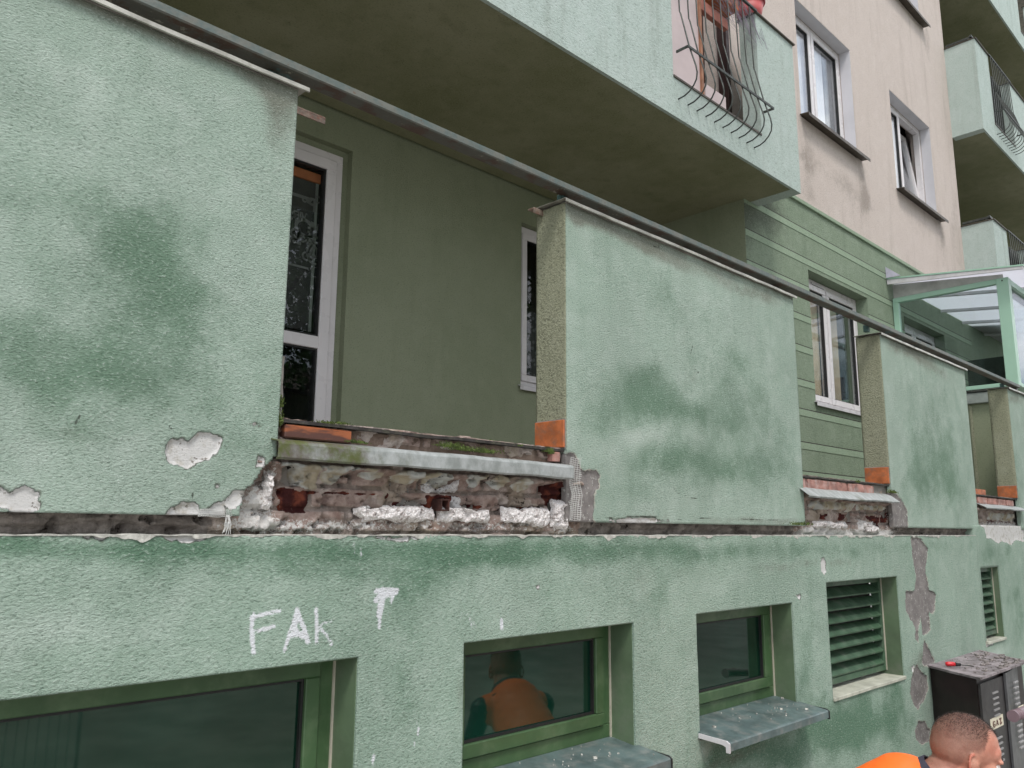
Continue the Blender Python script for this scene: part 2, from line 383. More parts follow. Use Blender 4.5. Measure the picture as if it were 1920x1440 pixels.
# ---------------------------------------------------------------- heightfield wall sheets
def lin(a, b, st):
    n = max(1, int(round((b-a)/st))); return list(np.linspace(a, b, n+1))
def grid_lines(a, b, step, cuts=(), grow=None):
    cs_ = sorted({a, b, *[c for c in cuts if a < c < b]}); out = [a]
    for p, q in zip(cs_[:-1], cs_[1:]):
        st = step if grow is None else step*max(1.0, ((p+q)/2+grow)/grow)
        out += lin(p, q, st)[1:]
    return np.array(out)
def sheet(name, x0, x1, z0, z1, Y, mat, parent=None, holes=(), step=.01, growth=None, thick=.03, disp=.0, stains=(), bleach=(), grime=(),
          white=(), grey=(), paint=(), cracks=(), cut=(), edgefn=None, seed=0, marks=False, axis='x', smooth=False, xcuts=()):
    hx = [h[0] for h in holes]+[h[1] for h in holes]+list(xcuts); hz = [h[2] for h in holes]+[h[3] for h in holes]
    if growth:   # finer near the camera
        segs = sorted({x0, x1, *[c for c in hx if x0 < c < x1], *[x0+k*.5 for k in range(1, int((x1-x0)/.5)+1) if x0+k*.5 < x1]})
        xs = [x0]
        for p, q in zip(segs[:-1], segs[1:]): xs += lin(p, q, step*max(1, (p+q)/2*growth))[1:]
        xs = np.array(xs)
    else: xs = grid_lines(x0, x1, step, hx)
    zs = grid_lines(z0, z1, step, hz)
    X, Z = np.meshgrid(xs, zs, indexing='ij'); nx, nz = X.shape
    attrs = {}; d = np.zeros_like(X)
    if disp:
        d = (fbm(X*125, Z*160, 2, seed)-.5)*2*disp
        edge = np.clip(np.minimum(X-x0, x1-X)/.06, 0, 1)
        d = d*(.3+.7*edge)+(fbm(X*5, Z*5, 3, seed+5)-.5)*.006*edge+.0012
    if marks:
        wx = (fbm(X*5, Z*5, 5, seed+1)-.5)*1.25; wz = (fbm(X*5+31, Z*5+7, 5, seed+2)-.5)*1.25
        def blobs(lst):
            v = np.zeros_like(X)
            for (px, py, rx, ry, s) in lst:
                cx, cz = W(px, py, Y); ax = abs(W(px+rx, py, Y)[0]-cx); az = abs(W(px, py+ry, Y)[1]-cz)
                k = ((X-cx)/ax+wx*1.5)**2+((Z-cz)/az+wz*1.5)**2
                v = v+s*.85*np.exp(-k*.62)
            return v
        attrs['stain'] = blobs(stains); attrs['bleach'] = blobs(bleach)
        g = blobs(grime)
        attrs['grime'] = g+(edgefn(X, Z) if edgefn else 0)
        jx = (fbm(X*32, Z*32, 4, seed+3)-.5)*.022
        def U(l): return union(X, Z, [(('L', WP(p[1], Y), p[2]) if (isinstance(p, tuple) and p[0] == 'L') else WP(p, Y)) for p in l])
        attrs['sw'] = U(white)+jx; attrs['sg'] = U(grey)+jx; attrs['sp'] = U(paint); attrs['sc'] = U(cracks)+jx*.25
        rec = np.clip(-np.minimum(attrs['sw'], attrs['sg'])/.004, 0, 1)
        d = d*(1-rec*.7)-rec*.0065
    P = np.stack([X, Y-d, Z], -1)
    # wobble the outline a little so that edges are not ruled
    P = P.reshape(-1, 3)
    idx = np.arange(nx*nz).reshape(nx, nz)
    F = np.stack([idx[:-1, :-1], idx[1:, :-1], idx[1:, 1:], idx[:-1, 1:]], -1)
    cx = (X[:-1, :-1]+X[1:, 1:])/2; cz = (Z[:-1, :-1]+Z[1:, 1:])/2
    keep = np.ones(cx.shape, bool)
    for h in holes: keep &= ~((cx > h[0]) & (cx < h[1]) & (cz > h[2]) & (cz < h[3]))
    if cut:
        jc = (fbm(cx*28, cz*28, 4, seed+9)-.5)*.03
        keep &= (union(cx, cz, [WP(p, Y) for p in cut])+jc) > 0
    F = F[keep]
    # boundary edges -> returns
    e = np.concatenate([F[:, [0, 1]], F[:, [1, 2]], F[:, [2, 3]], F[:, [3, 0]]])
    key = np.sort(e, 1); k1 = key[:, 0].astype(np.int64)*(nx*nz)+key[:, 1]
    u, inv, cnt = np.unique(k1, return_inverse=True, return_counts=True)
    be = e[cnt[inv] == 1]
    bv = np.unique(be); remap = np.full(nx*nz, -1); remap[bv] = nx*nz+np.arange(len(bv))
    back = P[bv].copy(); back[:, 1] = Y+thick
    RF = np.stack([be[:, 1], be[:, 0], remap[be[:, 0]], remap[be[:, 1]]], -1)
    V = np.concatenate([P, back]); F = np.concatenate([F, RF])
    used = np.unique(F); rm = np.full(len(V), -1); rm[used] = np.arange(len(used))
    A = {n: np.concatenate([a.ravel(), a.ravel()[bv]])[used] for n, a in attrs.items()}
    if axis == 'y':    # sheet built along x is turned to face -x at x = Y
        V = np.stack([V[:, 1], V[:, 0], V[:, 2]], -1); F = F[:, ::-1]
    me = mesh_np(name, V[used], rm[F], A, False)
    if disp: me.polygons.foreach_set('use_smooth', np.arange(len(F)) < len(F)-len(RF))
    return link(name, me, mat, parent)

# ================================================================ SETTING
gm = simple('concrete_paving', (.33, .325, .30), .9, .2, 2, .003, 30, 0, (.2, .2, .17), .5)
g = MB(); g.box(-300, 300, -300, 300, -.3, 0); gr = g.build('ground', gm); gr['kind'] = 'structure'

# ================================================================ BUILDING
B = thing('apartment_building', 'pale pink rendered apartment block with green banded ground floor and deep loggia', 'building')
YW, YL = 3.3, 4.5          # facade plane, loggia back plane
ZF = 1.885                 # terrace floor
WIN = dict(w3=(7.06, 8.40, 2.76, 4.03), w4=(9.40, 10.72, 2.76, 4.03), p1=(7.10, 8.40, 5.60, 6.90), p2=(9.50, 10.85, 5.58, 6.88),
           p3=(9.50, 10.85, 8.38, 9.7), p4=(7.10, 8.40, 8.38, 9.7), door=(1.85, 2.81, ZF, 4.155), wb=(4.45, 5.5, 2.72, 4.10))
sheet('banded_wall', 5.93, 14.5, 1.5, 4.66, YW, BANDM, B, holes=[WIN['w3'], WIN['w4']], step=.06, thick=.25, marks=True, grime=[(1420, 395, 45, 35, 1.0), (1395, 450, 18, 60, .7), (1500, 420, 60, 20, .3), (1660, 530, 12, 30, .4), (1490, 620, 10, 80, .4), (1520, 800, 30, 8, .5)], bleach=[(1560, 420, 60, 30, .3)])
sheet('pale_wall', 5.93, 11.786, 4.70, 12.5, YW-.006, PALEM, B, holes=[WIN[k] for k in ('p1', 'p2', 'p3', 'p4')], step=.06, thick=.25, marks=True, bleach=[(1650, 120, 20, 60, .4), (1700, 330, 30, 60, .3)],
      grime=[(1620, 350, 6, 55, .8), (1560, 330, 60, 22, .55), (1600, 380, 20, 60, .35), (1768, 450, 6, 50, .7), (1730, 430, 30, 22, .5), (1738, 80, 6, 50, .7), (1690, 70, 22, 60, .4), (1515, 290, 10, 80, .6), (1540, 380, 30, 16, .4), (1640, 90, 8, 70, .35), (1780, 260, 8, 80, .4), (1790, 420, 8, 60, .6), (1680, 480, 40, 14, .35), (1520, 60, 8, 60, .4)])
sheet('loggia_back_wall', -3, 5.93, 1.7, 4.5, YL, OLIVE, B, holes=[WIN['door'], WIN['wb']], step=.5, thick=.3)
sheet('pale_wall', -6, 5.93, 4.70, 12.5, YW-.006, PALE, B, holes=[(5.02, 5.72, 4.75, 6.95)], step=.5, thick=.25)
box('loggia_side_wall', 5.93, 6.1, YW+.25, YL+.3, 1.7, 4.66, OLIVE, B, 0)
box('loggia_side_wall', 5.926, 5.95, YW+.001, YW+.252, 1.7, 4.66, OLIVE, B, 0)
box('loggia_side_wall', -3.2, -3.0, 2.0, 4.8, 1.5, 4.6, OLIVE, B, 0)
box('belt_course', 5.93, 11.79, YW-.02, YW+.02, 4.66, 4.70, BANDL, B, .004)
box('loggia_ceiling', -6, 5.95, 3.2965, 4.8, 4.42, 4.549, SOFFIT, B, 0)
# pale plaster bands let into the green wall
bz = [4.392, 4.101, 3.822, 3.527, 3.229, 2.911, 2.643, 2.346, 2.089]
for z in bz:
    spans = [(5.93, 11.78)]
    for k in ('w3', 'w4'):
        a, b, c, d = WIN[k]
        if c-.03 < z < d+.03:
            spans = [s for (p, q) in spans for s in ((p, min(q, a-.004)), (max(p, b+.004), q)) if s[1]-s[0] > .05] if any(p < a < q for p, q in spans) else spans
    for p, q in spans:
        box('plaster_band', p, q, YW-.004, YW+.01, z-.032, z+.026, BANDL, B, 0)
        box('band_groove', p, q, YW-.003, YW+.01, z+.027, z+.035, BITUM, B, 0)
# rest of the block, so that it is a solid volume
box('rear_block', -6, 14.5, 7.0, 12, 0, 12.5, PALE, B, 0)
box('roof_slab', -6, 20, 3.0, 12, 12.5, 12.8, CONC, B, 0)
box('pale_wall', 11.55, 11.786, 3.55, 7, 4.7, 12.5, PALE, B, 0)
box('loggia_back_wall', 11.786, 20, 4.6, 4.8, 0, 12.5, OLIVE, B, 0)
box('terrace_slab', -3, 14.5, 2.06, 4.55, 1.62, ZF, CONC, B, 0)

def ring(x0, x1, z0, z1, y0, y1, w, mat, name, parent, bev=.004):
    m = MB(); m.box(x0, x1, y0, y1, z1-w, z1, bev); m.box(x0, x1, y0, y1, z0, z0+w, bev)
    m.box(x0, x0+w, y0, y1, z0+w, z1-w, bev); m.box(x1-w, x1, y0, y1, z0+w, z1-w, bev)
    return m.build(name, mat, parent)
def window(key, Y, label=None, split=.42, reveal=PALE, sill=BROWNM, curtain=None, depth=.12, glassm=GLASS, over=.10, tilt=False, frame=PVC, fw=.06, sw=.055, gap=None):
    x0, x1, z0, z1 = WIN[key]; e = .003
    Yf = Y+depth
    f = ring(x0+e, x1-e, z0+e, z1-e, Yf, Yf+.07, fw, frame, 'window', B)
    if label: f['label'] = label
    xm = x0+(x1-x0)*split if split else None
    leaves = [(x0+fw, xm-.01), (xm+.01, x1-fw)] if xm else [(x0+fw, x1-fw)]
    for i, (a, b) in enumerate(leaves):
        if tilt and i == len(leaves)-1:
            m = MB(); w = sw
            m.box(0, b-a, -.015, .045, 0, w, .004); hh = z1-z0-2*fw; m.box(0, b-a, -.015, .045, hh-w, hh, .004)
            m.box(0, w, -.015, .045, w, hh-w, .004); m.box(b-a-w, b-a, -.015, .045, w, hh-w, .004)
            s = m.build('sash', frame, f); s.location = (a, Yf+.03, z0+fw); s.rotation_euler = (math.radians(-7), 0, 0)
            p = box('pane', w, b-a-w, .012, .02, w, hh-w, glassm, f, 0); p.location = s.location; p.rotation_euler = s.rotation_euler
        else:
            ring(a, b, z0+fw, z1-fw, Yf-.015, Yf+.05, sw, frame, 'sash', f)
            ring(a+sw, b-sw, z0+fw+sw, z1-fw-sw, Yf-.004, Yf+.03, .008, GASKET, 'gasket', f, 0)
            box('pane', a+sw+.004, b-sw-.004, Yf+.01, Yf+.018, z0+fw+sw+.004, z1-fw-sw-.004, glassm, f, 0)
    # sill
    if sill:
        m = MB(); m.prism([(Y+depth, z0+.03), (Y-over, z0+.004), (Y-over, z0-.03), (Y-over+.004, z0-.03), (Y-over+.004, z0), (Y+depth, z0+.024)], x0-.03 if over else x0, x1+.11 if over > .05 else x1)
        s = m.build('sill', sill, f)
        m = MB(); m.box(x0+.004, x1-.004, Y+.02, Y+.1, z0-.02, z0+.001); m.build('sill_bed', reveal, f)
    # room behind
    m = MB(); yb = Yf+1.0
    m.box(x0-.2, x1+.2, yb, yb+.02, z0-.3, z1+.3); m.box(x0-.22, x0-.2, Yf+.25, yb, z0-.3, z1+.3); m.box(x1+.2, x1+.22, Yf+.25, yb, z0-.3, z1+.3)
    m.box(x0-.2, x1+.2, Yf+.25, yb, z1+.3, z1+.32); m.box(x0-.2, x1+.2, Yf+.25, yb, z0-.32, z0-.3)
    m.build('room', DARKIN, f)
    for (a, b, mat_) in (curtain or []):
        n = 40; bmx = bmesh.new(); prev = None
        for i in range(n+1):
            x = a+(b-a)*i/n; y = Yf+.075+.012*math.sin(i*1.9)+.008*math.sin(i*.7)
            cur = (bmx.verts.new((x, y, z0+.04)), bmx.verts.new((x, y, z1-.04)))
            if prev: bmx.faces.new((prev[0], cur[0], cur[1], prev[1]))
            prev = cur
        me = bpy.data.meshes.new('curtain'); bmx.to_mesh(me); bmx.free(); link('curtain', me, mat_, f)  # sheets added behind the panes to imitate reflections
    return f
WREV = simple('white_reveal', (.60, .59, .62), .8, .05, 3)
def reveal_lining(key, Y, depth, mat_, par=B):
    x0, x1, z0, z1 = WIN[key]
    m = MB(); m.box(x1-.004, x1+.02, Y+.003, Y+depth, z0, z1); m.box(x0-.02, x0+.004, Y+.003, Y+depth, z0, z1); m.box(x0, x1, Y+.003, Y+depth, z1-.004, z1+.02)
    m.build('reveal', mat_, par)
REFLY = simple('cream_reflection_sheet', (.62, .52, .36), .8, .1, 5)  # cream sheets stand in for pale reflections in the tall window
window('p1', YW, 'two leaf white window with white sheet standing in for sky reflection', .44, WREV, curtain=[(7.1, 8.12, REFLW), (8.14, 8.4, PANEG)])
window('p2', YW, 'white window with tilted right leaf', .44, WREV, curtain=[(9.5, 10.1, REFLW)], tilt=True)
window('p3', YW, None, .44, WREV, curtain=[(9.5, 10.85, REFLW)])
window('p4', YW, None, .44, WREV, curtain=[(7.1, 8.4, REFLW)])
for k in ('p1', 'p2', 'p3', 'p4'): reveal_lining(k, YW-.006, .12, WREV)
window('w3', YW, 'tall white window with cream sheets standing in for pale reflections behind the second terrace', .44, BAND, sill=PVCDIRTY, curtain=[(7.14, 7.62, REFLY), (7.70, 7.80, REFLW), (7.92, 8.05, REFLY)], over=.03)
window('w4', YW, 'white window inside the glazed porch', .44, BAND, sill=PVCDIRTY, curtain=[(9.4, 9.95, REFLW)], over=.03)
box('window_vent', 7.36, 7.62, YW+.105, YW+.12, 3.975, 4.0, PVCDIRTY, B)
# loggia back window with lace curtain
wbk = window('wb', YL, 'narrow view of white window with dark lace cafe curtain', None, OLIVE, sill=PVCDIRTY, over=.03, depth=.06, glassm=glass('dim_glass', (.8, .8, .8), 1.35))
def lace():
    t = T('lace_fabric'); v = t.voro(22, t.mapping((1, .01, 1)))
    f = t.ramp(v, .30, .36); c = t.mix(f, (.20, .22, .23), (.07, .08, .085)); return t.fin(c, .9)
m = MB(); n = 24; m.sub  # pleated half curtain
bmx = bmesh.new(); prev = None
for i in range(n+1):
    x = 4.52+.95*i/n; y = YL+.17+.008*math.sin(i*1.7)
    cur = (bmx.verts.new((x, y, 2.78)), bmx.verts.new((x, y, 3.45-.03*math.sin(i*.25))))
    if prev: bmx.faces.new((prev[0], cur[0], cur[1], prev[1]))
    prev = cur
me = bpy.data.meshes.new('lace_curtain'); bmx.to_mesh(me); bmx.free(); link('lace_curtain', me, lace(), wbk)
# loggia door
x0, x1, z0, z1 = WIN['door']; Yd = YL+.035
dr = ring(x0+.003, x1-.05, z0+.003, z1-.052, Yd, Yd+.07, .055, PVC, 'terrace_door', B); dr['label'] = 'white glazed balcony door with printed roller blind behind glass'
m = MB(); m.box(x1-.05, x1-.0, Yd+.02, Yd+.09, z0, z1); m.box(x0, x1-.05, Yd+.02, Yd+.09, z1-.05, z1); m.build('reveal', OLIVE, dr)
a, b = x0+.058, x1-.05-.055
sa = ring(a, b, z0+.06, z1-.11, Yd-.02, Yd+.05, .075, PVC, 'sash', dr)
box('transom', a+.075, b-.075, Yd-.02, Yd+.05, 2.735, 2.815, PVC, dr, .004)
for (c, d) in ((z0+.135, 2.735), (2.815, z1-.185)):
    ring(a+.075, b-.075, c, d, Yd-.006, Yd+.04, .012, GASKET, 'gasket', dr, 0)
    box('pane', a+.08, b-.08, Yd+.012, Yd+.02, c+.005, d-.005, DGLASS, dr, 0)
BLIND = simple('grey_print_blind', (.05, .05, .047), .9, .1, 3); PRINT = simple('print_pale', (.20, .205, .19), .9)
TERR = simple('terracotta_rail', (.5, .16, .06), .6)
box('blind_headrail', a+.09, b-.075, Yd+.055, Yd+.075, 3.885, 3.95, TERR, dr)
box('roller_blind', a+.09, b-.105, Yd+.07, Yd+.074, 2.86, 3.885, BLIND, dr, 0)
box('blind_edge', b-.105, b-.085, Yd+.066, Yd+.076, 2.86, 3.885, simple('blind_edge', (.25, .27, .24), .7), dr, 0)
m = MB(); m.box(x0-.2, x1+.2, 5.6, 5.62, 1.6, 4.5); m.box(x0-.2, x0-.18, 4.8, 5.6, 1.6, 4.5); m.box(x1+.18, x1+.2, 4.8, 5.6, 1.6, 4.5)
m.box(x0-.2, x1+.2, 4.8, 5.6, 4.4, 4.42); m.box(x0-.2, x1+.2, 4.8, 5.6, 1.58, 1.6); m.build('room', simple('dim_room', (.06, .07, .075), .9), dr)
def text_obj(body, x, z, size, y, mat_, parent, name='print', flipx=False, rotx=90, sx=1.0, bold=0.0):
    cu = bpy.data.curves.new(name, 'FONT'); cu.body = body; cu.size = size; cu.extrude = .0006; cu.offset = bold
    o = bpy.data.objects.new(name, cu); C.objects.link(o)
    dg = bpy.context.evaluated_depsgraph_get(); me = bpy.data.meshes.new_from_object(o.evaluated_get(dg))
    bpy.data.objects.remove(o); bpy.data.curves.remove(cu)
    q = link(name, me, mat_, parent); q.location = (x, y, z); q.rotation_euler = (math.radians(90), 0, 0); q.scale = (-sx if flipx else sx, 1, 1)
    return q
yb = Yd+.066
for (s_, px, py, sz, fl, k) in (('S', 534, 398, .1, 1, 1), ('P', 593, 398, .13, 1, 1), ('O', 549, 440, .19, 0, 1), ('VIEN', 574, 415, .075, 1, .8), ('NEW', 556, 416, .08, 1, .8), ('Q', 562, 449, .09, 1, 1),
                           ('co', 566, 377, .07, 0, 1), ('ACI', 590, 460, .085, 1, 1), ('E3H', 565, 459, .08, 1, .9), ('@', 572, 482, .17, 0, .8), ('O', 582, 490, .08, 1, 1), ('Y', 582, 447, .17, 0, .7), ('E', 588, 447, .1, 1, 1), ('X', 594, 446, .14, 0, .8), ('D', 590, 379, .07, 0, 1)):
    xx, zz = W(px, py, yb); text_obj(s_, xx, zz, sz, yb, PRINT, dr, 'print', bool(fl), sx=k, bold=.003)
box('print', a+.09, b-.13, yb, yb+.002, W(570, 372, yb)[1]-.003, W(570, 367, yb)[1], PRINT, dr, 0)
box('print', a+.09, b-.13, yb, yb+.002, W(560, 500, yb)[1]-.004, W(560, 497, yb)[1], PRINT, dr, 0)

# ---------------------------------------------------------------- plinth
YP = 1.98
BW = [(-.8, 1.329, .40, 1.246), (1.716, 2.573, .815, 1.250), (3.004, 3.846, .80, 1.254), (4.228, 5.184, .752, 1.336)]
FAK = [('L', [(474, 1152), (471, 1180), (475, 1224)], 0.0072), ('L', [(470, 1158), (488, 1153), (523, 1145)], 0.0065), ('L', [(474, 1184), (492, 1181), (513, 1174)], 0.0058),
       ('L', [(533, 1220), (544, 1182), (556, 1148)], 0.0065), ('L', [(556, 1144), (562, 1160), (570, 1178), (577, 1203)], 0.0087), ('L', [(545, 1190), (556, 1188), (570, 1192)], 0.0101), ('L', [(554, 1158), (552, 1180), (560, 1190)], 0.0087),
       ('L', [(593, 1143), (594, 1168), (594, 1205)], 0.0065), ('L', [(597, 1176), (608, 1168), (620, 1164)], 0.0043), ('L', [(599, 1176), (612, 1190), (622, 1208)], 0.0051),
       ('L', [(704, 1108), (720, 1106), (744, 1107)], 0.0087), ('L', [(704, 1126), (712, 1116), (730, 1114), (742, 1110)], 0.0095), ('L', [(716, 1112), (716, 1125), (713, 1140), (711, 1152)], 0.0125), ('L', [(713, 1150), (711, 1176)], 0.0072), ('L', [(738, 1112), (733, 1130)], 0.0058),
       ('L', [(940, 1163), (941, 1176)], 0.0087), ('L', [(938, 1176), (938, 1191)], 0.0022), ('L', [(943, 1176), (943, 1190)], 0.0022), ('L', [(864, 1156), (862, 1160)], 0.0029), ('L', [(880, 1158), (884, 1176)], 0.0029), ('L', [(886, 1166), (892, 1176)], 0.0029), ('L', [(864, 1150), (882, 1152)], 0.0017),
       ('L', [(781, 1352), (783, 1366)], 0.0022), ('L', [(784, 1366), (783, 1379)], 0.0043), ('L', [(777, 1388), (776, 1398)], 0.0043), ('L', [(700, 1416), (699, 1428)], 0.0058), ('L', [(699, 1428), (700, 1440)], 0.0022),
       ('L', [(664, 1015), (664, 1040)], 0.0022), ('L', [(676, 1025), (677, 1042)], 0.0032)]
pl_white = [[(1540, 1046), (1546, 1044), (1549, 1056), (1550, 1072), (1544, 1078), (1540, 1070)], [(1493, 1116), (1500, 1113), (1503, 1119), (1497, 1126)],
            [(318, 1010), (345, 1015), (380, 1012), (372, 1006), (300, 1003)], [(160, 1004), (190, 1010), (200, 1005)], [(700, 1006), (740, 1018), (770, 1012), (790, 1006)],
            [(1718, 1010), (1730, 1012), (1724, 1040), (1716, 1032)], [(1000, 1100), (1010, 1098), (1008, 1104)], [(1708, 1250), (1716, 1248), (1712, 1262)]]
pl_grey = [[(1708, 1008), (1726, 1010), (1740, 1030), (1736, 1060), (1738, 1090), (1742, 1105), (1754, 1115), (1752, 1146), (1744, 1150), (1740, 1140), (1744, 1180), (1738, 1188), (1730, 1190), (1726, 1160), (1722, 1175), (1722, 1205), (1716, 1200), (1716, 1175), (1706, 1160), (1698, 1140), (1698, 1110), (1714, 1108), (1718, 1080), (1712, 1050)],
           [(1718, 1245), (1728, 1260), (1738, 1270), (1740, 1290), (1730, 1315), (1720, 1330), (1712, 1320), (1706, 1300), (1710, 1270)],
           [(1722, 1352), (1734, 1354), (1744, 1370), (1742, 1390), (1728, 1395), (1718, 1388), (1716, 1370)], [(1733, 1200), (1742, 1218), (1752, 1240), (1740, 1250), (1728, 1244)]]
sheet('plinth_wall', -1.5, 6.73, .0, 1.579, YP, PLINTH, B, holes=[(a, b, c-(.045 if a < 4 else .012), d) for a, b, c, d in BW], step=.0055, growth=.42, thick=.113, disp=.0007, marks=True, seed=3,
      stains=[(60, 1030, 260, 24, .55), (420, 1030, 200, 18, .5), (750, 1025, 200, 18, .45), (1050, 1035, 240, 22, .5), (1500, 1032, 300, 16, .6), (790, 1090, 70, 34, .5), (740, 1120, 60, 40, .25), (560, 1068, 90, 18, .4), (700, 1200, 90, 60, .25), (1250, 1180, 40, 80, .25), (1520, 1200, 20, 80, .3), (1030, 1150, 60, 60, .25), (760, 1290, 30, 90, .45), (900, 1050, 60, 20, .4),
              (1560, 1360, 60, 50, .9), (1630, 1340, 50, 60, .8), (1450, 1420, 80, 30, .9), (1370, 1410, 45, 22, 1.3), (1680, 1380, 20, 60, .5), (1500, 1250, 20, 60, .3), (1240, 1110, 25, 30, .4), (840, 1270, 14, 60, .3)],
      bleach=[(40, 1200, 140, 60, .6), (300, 1180, 200, 30, .3), (640, 1060, 90, 15, .4), (1100, 1080, 150, 25, .3), (1550, 1080, 60, 30, .3), (1450, 1120, 60, 30, .3), (1520, 1400, 40, 20, .4)],
      grime=[(862, 1300, 10, 90, .55), (1370, 1425, 60, 15, .7), (1200, 1110, 25, 30, .5), (1650, 1230, 12, 60, .3), (1500, 1060, 150, 12, .6), (1730, 1240, 25, 20, .9)],
      white=pl_white, grey=pl_grey, paint=FAK, cracks=[('L', [(1655, 1010), (1652, 1150), (1658, 1330)], .0006)],
      edgefn=lambda X, Z: .35*np.exp(-np.abs(Z-1.579)/.004)+.5*np.exp(-Z/.25))
# chipped white lip of the plinth
def lip(xa, xb, Y, z, name='plaster_lip', parent=B, amp=.006):
    n = int((xb-xa)/.006); xs = np.linspace(xa, xb, n); top = z+.0015+(fbm(xs*30, xs*0, 4, 5)-.5)*amp; bot = z-.0015-(np.clip(fbm(xs*14, xs*0+4, 4, 8)-.54, 0, 1))*.05
    V = []; F = []
    for i in range(n):
        j = (float(vnoise(xs[i]*160, 0, 2))-.5)*.004
        V += [(xs[i], Y-.003+j, bot[i]), (xs[i], Y-.004+j, top[i]), (xs[i], Y+.05, top[i]+.001)]
        if i: a_ = 3*(i-1); F += [(a_, a_+3, a_+4, a_+1), (a_+1, a_+4, a_+5, a_+2)]
    return link(name, mesh_np(name, V, F), simple('chalky_edge', (.5, .49, .45), .9, .25, 40, .002, 90), parent)
lip(-1.5, 6.73, YP, 1.579)
sheet('plinth_wall', 6.734, 10.5, .0, 1.66, 2.0, PLINTH, B, holes=[(6.83, 7.278, .80, 1.339)], step=.018, thick=.12, disp=.001, marks=True, seed=5,
      stains=[(1800, 1130, 14, 50, .7), (1860, 1040, 30, 20, .7), (1905, 1150, 12, 60, .6), (1800, 1230, 40, 20, .8)], bleach=[(1790, 1190, 30, 20, .3), (1870, 1225, 20, 14, 1.2)],
      white=[[(1838, 985), (1846, 990), (1850, 1008), (1862, 1012), (1872, 1020), (1880, 1014), (1896, 1022), (1905, 1012), (1920, 1016), (1920, 980), (1838, 975)], [(1838, 1206), (1862, 1200), (1862, 1210), (1840, 1215)]],
      grime=[(1800, 1225, 30, 14, .8)])
# drip bead under the ledge end
box('plinth_return', 6.728, 6.735, YP, 2.06, 0, 1.579, PLINTH, B, 0)

# masonry core seen in the slot, the openings and the broken corners
def masonry(name, x0, x1, z0, z1, Y, step, groups, seed):
    xs = np.array(lin(x0, x1, step)); zs = np.array(lin(z0, z1, step*.8)); X, Z = np.meshgrid(xs, zs, indexing='ij')
    jx = (fbm(X*40, Z*40, 4, seed)-.5)*.02
    d = (fbm(X*22, Z*30, 5, seed+1)-.5)*.034+(fbm(X*90, Z*110, 3, seed+2)-.5)*.008
    A = {k: np.zeros_like(X) for k in ('gap', 'red', 'scrap', 'white', 'splat', 'hole')}
    inop = np.zeros_like(X)
    for (p, q) in groups['open']: inop = np.maximum(inop, np.clip((X-p)/.03+.5, 0, 1)*np.clip((q-X)/.03+.5, 0, 1))
    A['gap'] = 1-inop
    cav = np.clip((fbm(X*26+3, Z*34, 4, seed+12)-.62)/.03, 0, 1); d -= cav*.018; A['hole'] += cav*.45
    A['splat'] += .55*np.exp(-((Z-1.60)/.022)**2)*inop
    d -= A['gap']*.012
    wav = (fbm(X*7, Z*3, 3, seed+15)-.5)*.012; zc = (Z+wav-1.585)/.066; row = np.floor(zc); fz = zc-row
    xc = (X+(fbm(X*3, Z*9, 3, seed+16)-.5)*.02)/.262+.5*(row % 2); fx = xc-np.floor(xc)
    brk = np.clip((np.minimum(fz, 1-fz)*.066-.0055)/.003, 0, 1)*np.clip((np.minimum(fx, 1-fx)*.262-.0055)/.003, 0, 1)
    show = np.clip((fbm(X*5+7, Z*9, 4, seed+18)-.36)/.05, 0, 1)*inop
    d += (brk-1)*.011*show; A['brick'] = brk*show*np.clip((fbm(X*9+1, Z*12, 4, seed+19)-.38)/.08, 0, 1); A['joint'] = (1-brk)*show
    # cracked bedding layers in the slot
    lay = np.clip((Z-(1.603+(fbm(X*6, X*0, 3, seed+4)-.5)*.03))/.004, 0, 1)
    d += A['gap']*lay*.014
    for key, lst, dep in (('scrap', 'scrap', .010), ('white', 'white', .016), ('red', 'red', -.006), ('hole', 'hole', -.085)):
        if groups.get(lst):
            s = union(X, Z, [WP(p, Y) for p in groups[lst]])+jx*(.35 if key in ('hole',) else .8)
            mk = np.clip(-s/.004+.5, 0, 1); A[key] = np.maximum(A[key], mk*1.3-.15) if key != 'hole' else np.maximum(A[key], mk)
            d += mk*dep
            if key == 'white': d += mk*(fbm(X*90, Z*90, 2, seed+8)-.5)*.012
    for (px, py, rx, ry, s_) in groups.get('splat', []):
        cx, cz = W(px, py, Y); ax = abs(W(px+rx, py, Y)[0]-cx); az = abs(W(px, py+ry, Y)[1]-cz)
        A['splat'] += s_*np.exp(-(((X-cx)/ax)**2+((Z-cz)/az)**2))
    # bedding mortar overhang just under the sill flashing
    if groups.get('ledge'):
        zl = groups['ledge']; mk = np.clip((Z-(zl+(fbm(X*9, X*0+3, 4, seed+6)-.5)*.02))/.004, 0, 1)*inop*np.clip((1.80-Z)/.004, 0, 1)
        d += mk*.03
    P = np.stack([X, Y-d, Z], -1).reshape(-1, 3); n1, n2 = X.shape; idx = np.arange(n1*n2).reshape(n1, n2)
    F = np.stack([idx[:-1, :-1], idx[1:, :-1], idx[1:, 1:], idx[:-1, 1:]], -1).reshape(-1, 4)
    o = link(name, mesh_np(name, P, F, {k: v.ravel() for k, v in A.items()}, True), RUB, B); return o
disc = lambda cx, cy, rx, ry, n=9, s=0: [(cx+rx*math.cos(2*math.pi*k/n+s)*(.85+.3*random.random()), cy+ry*math.sin(2*math.pi*k/n+s)*(.85+.3*random.random())) for k in range(n)]
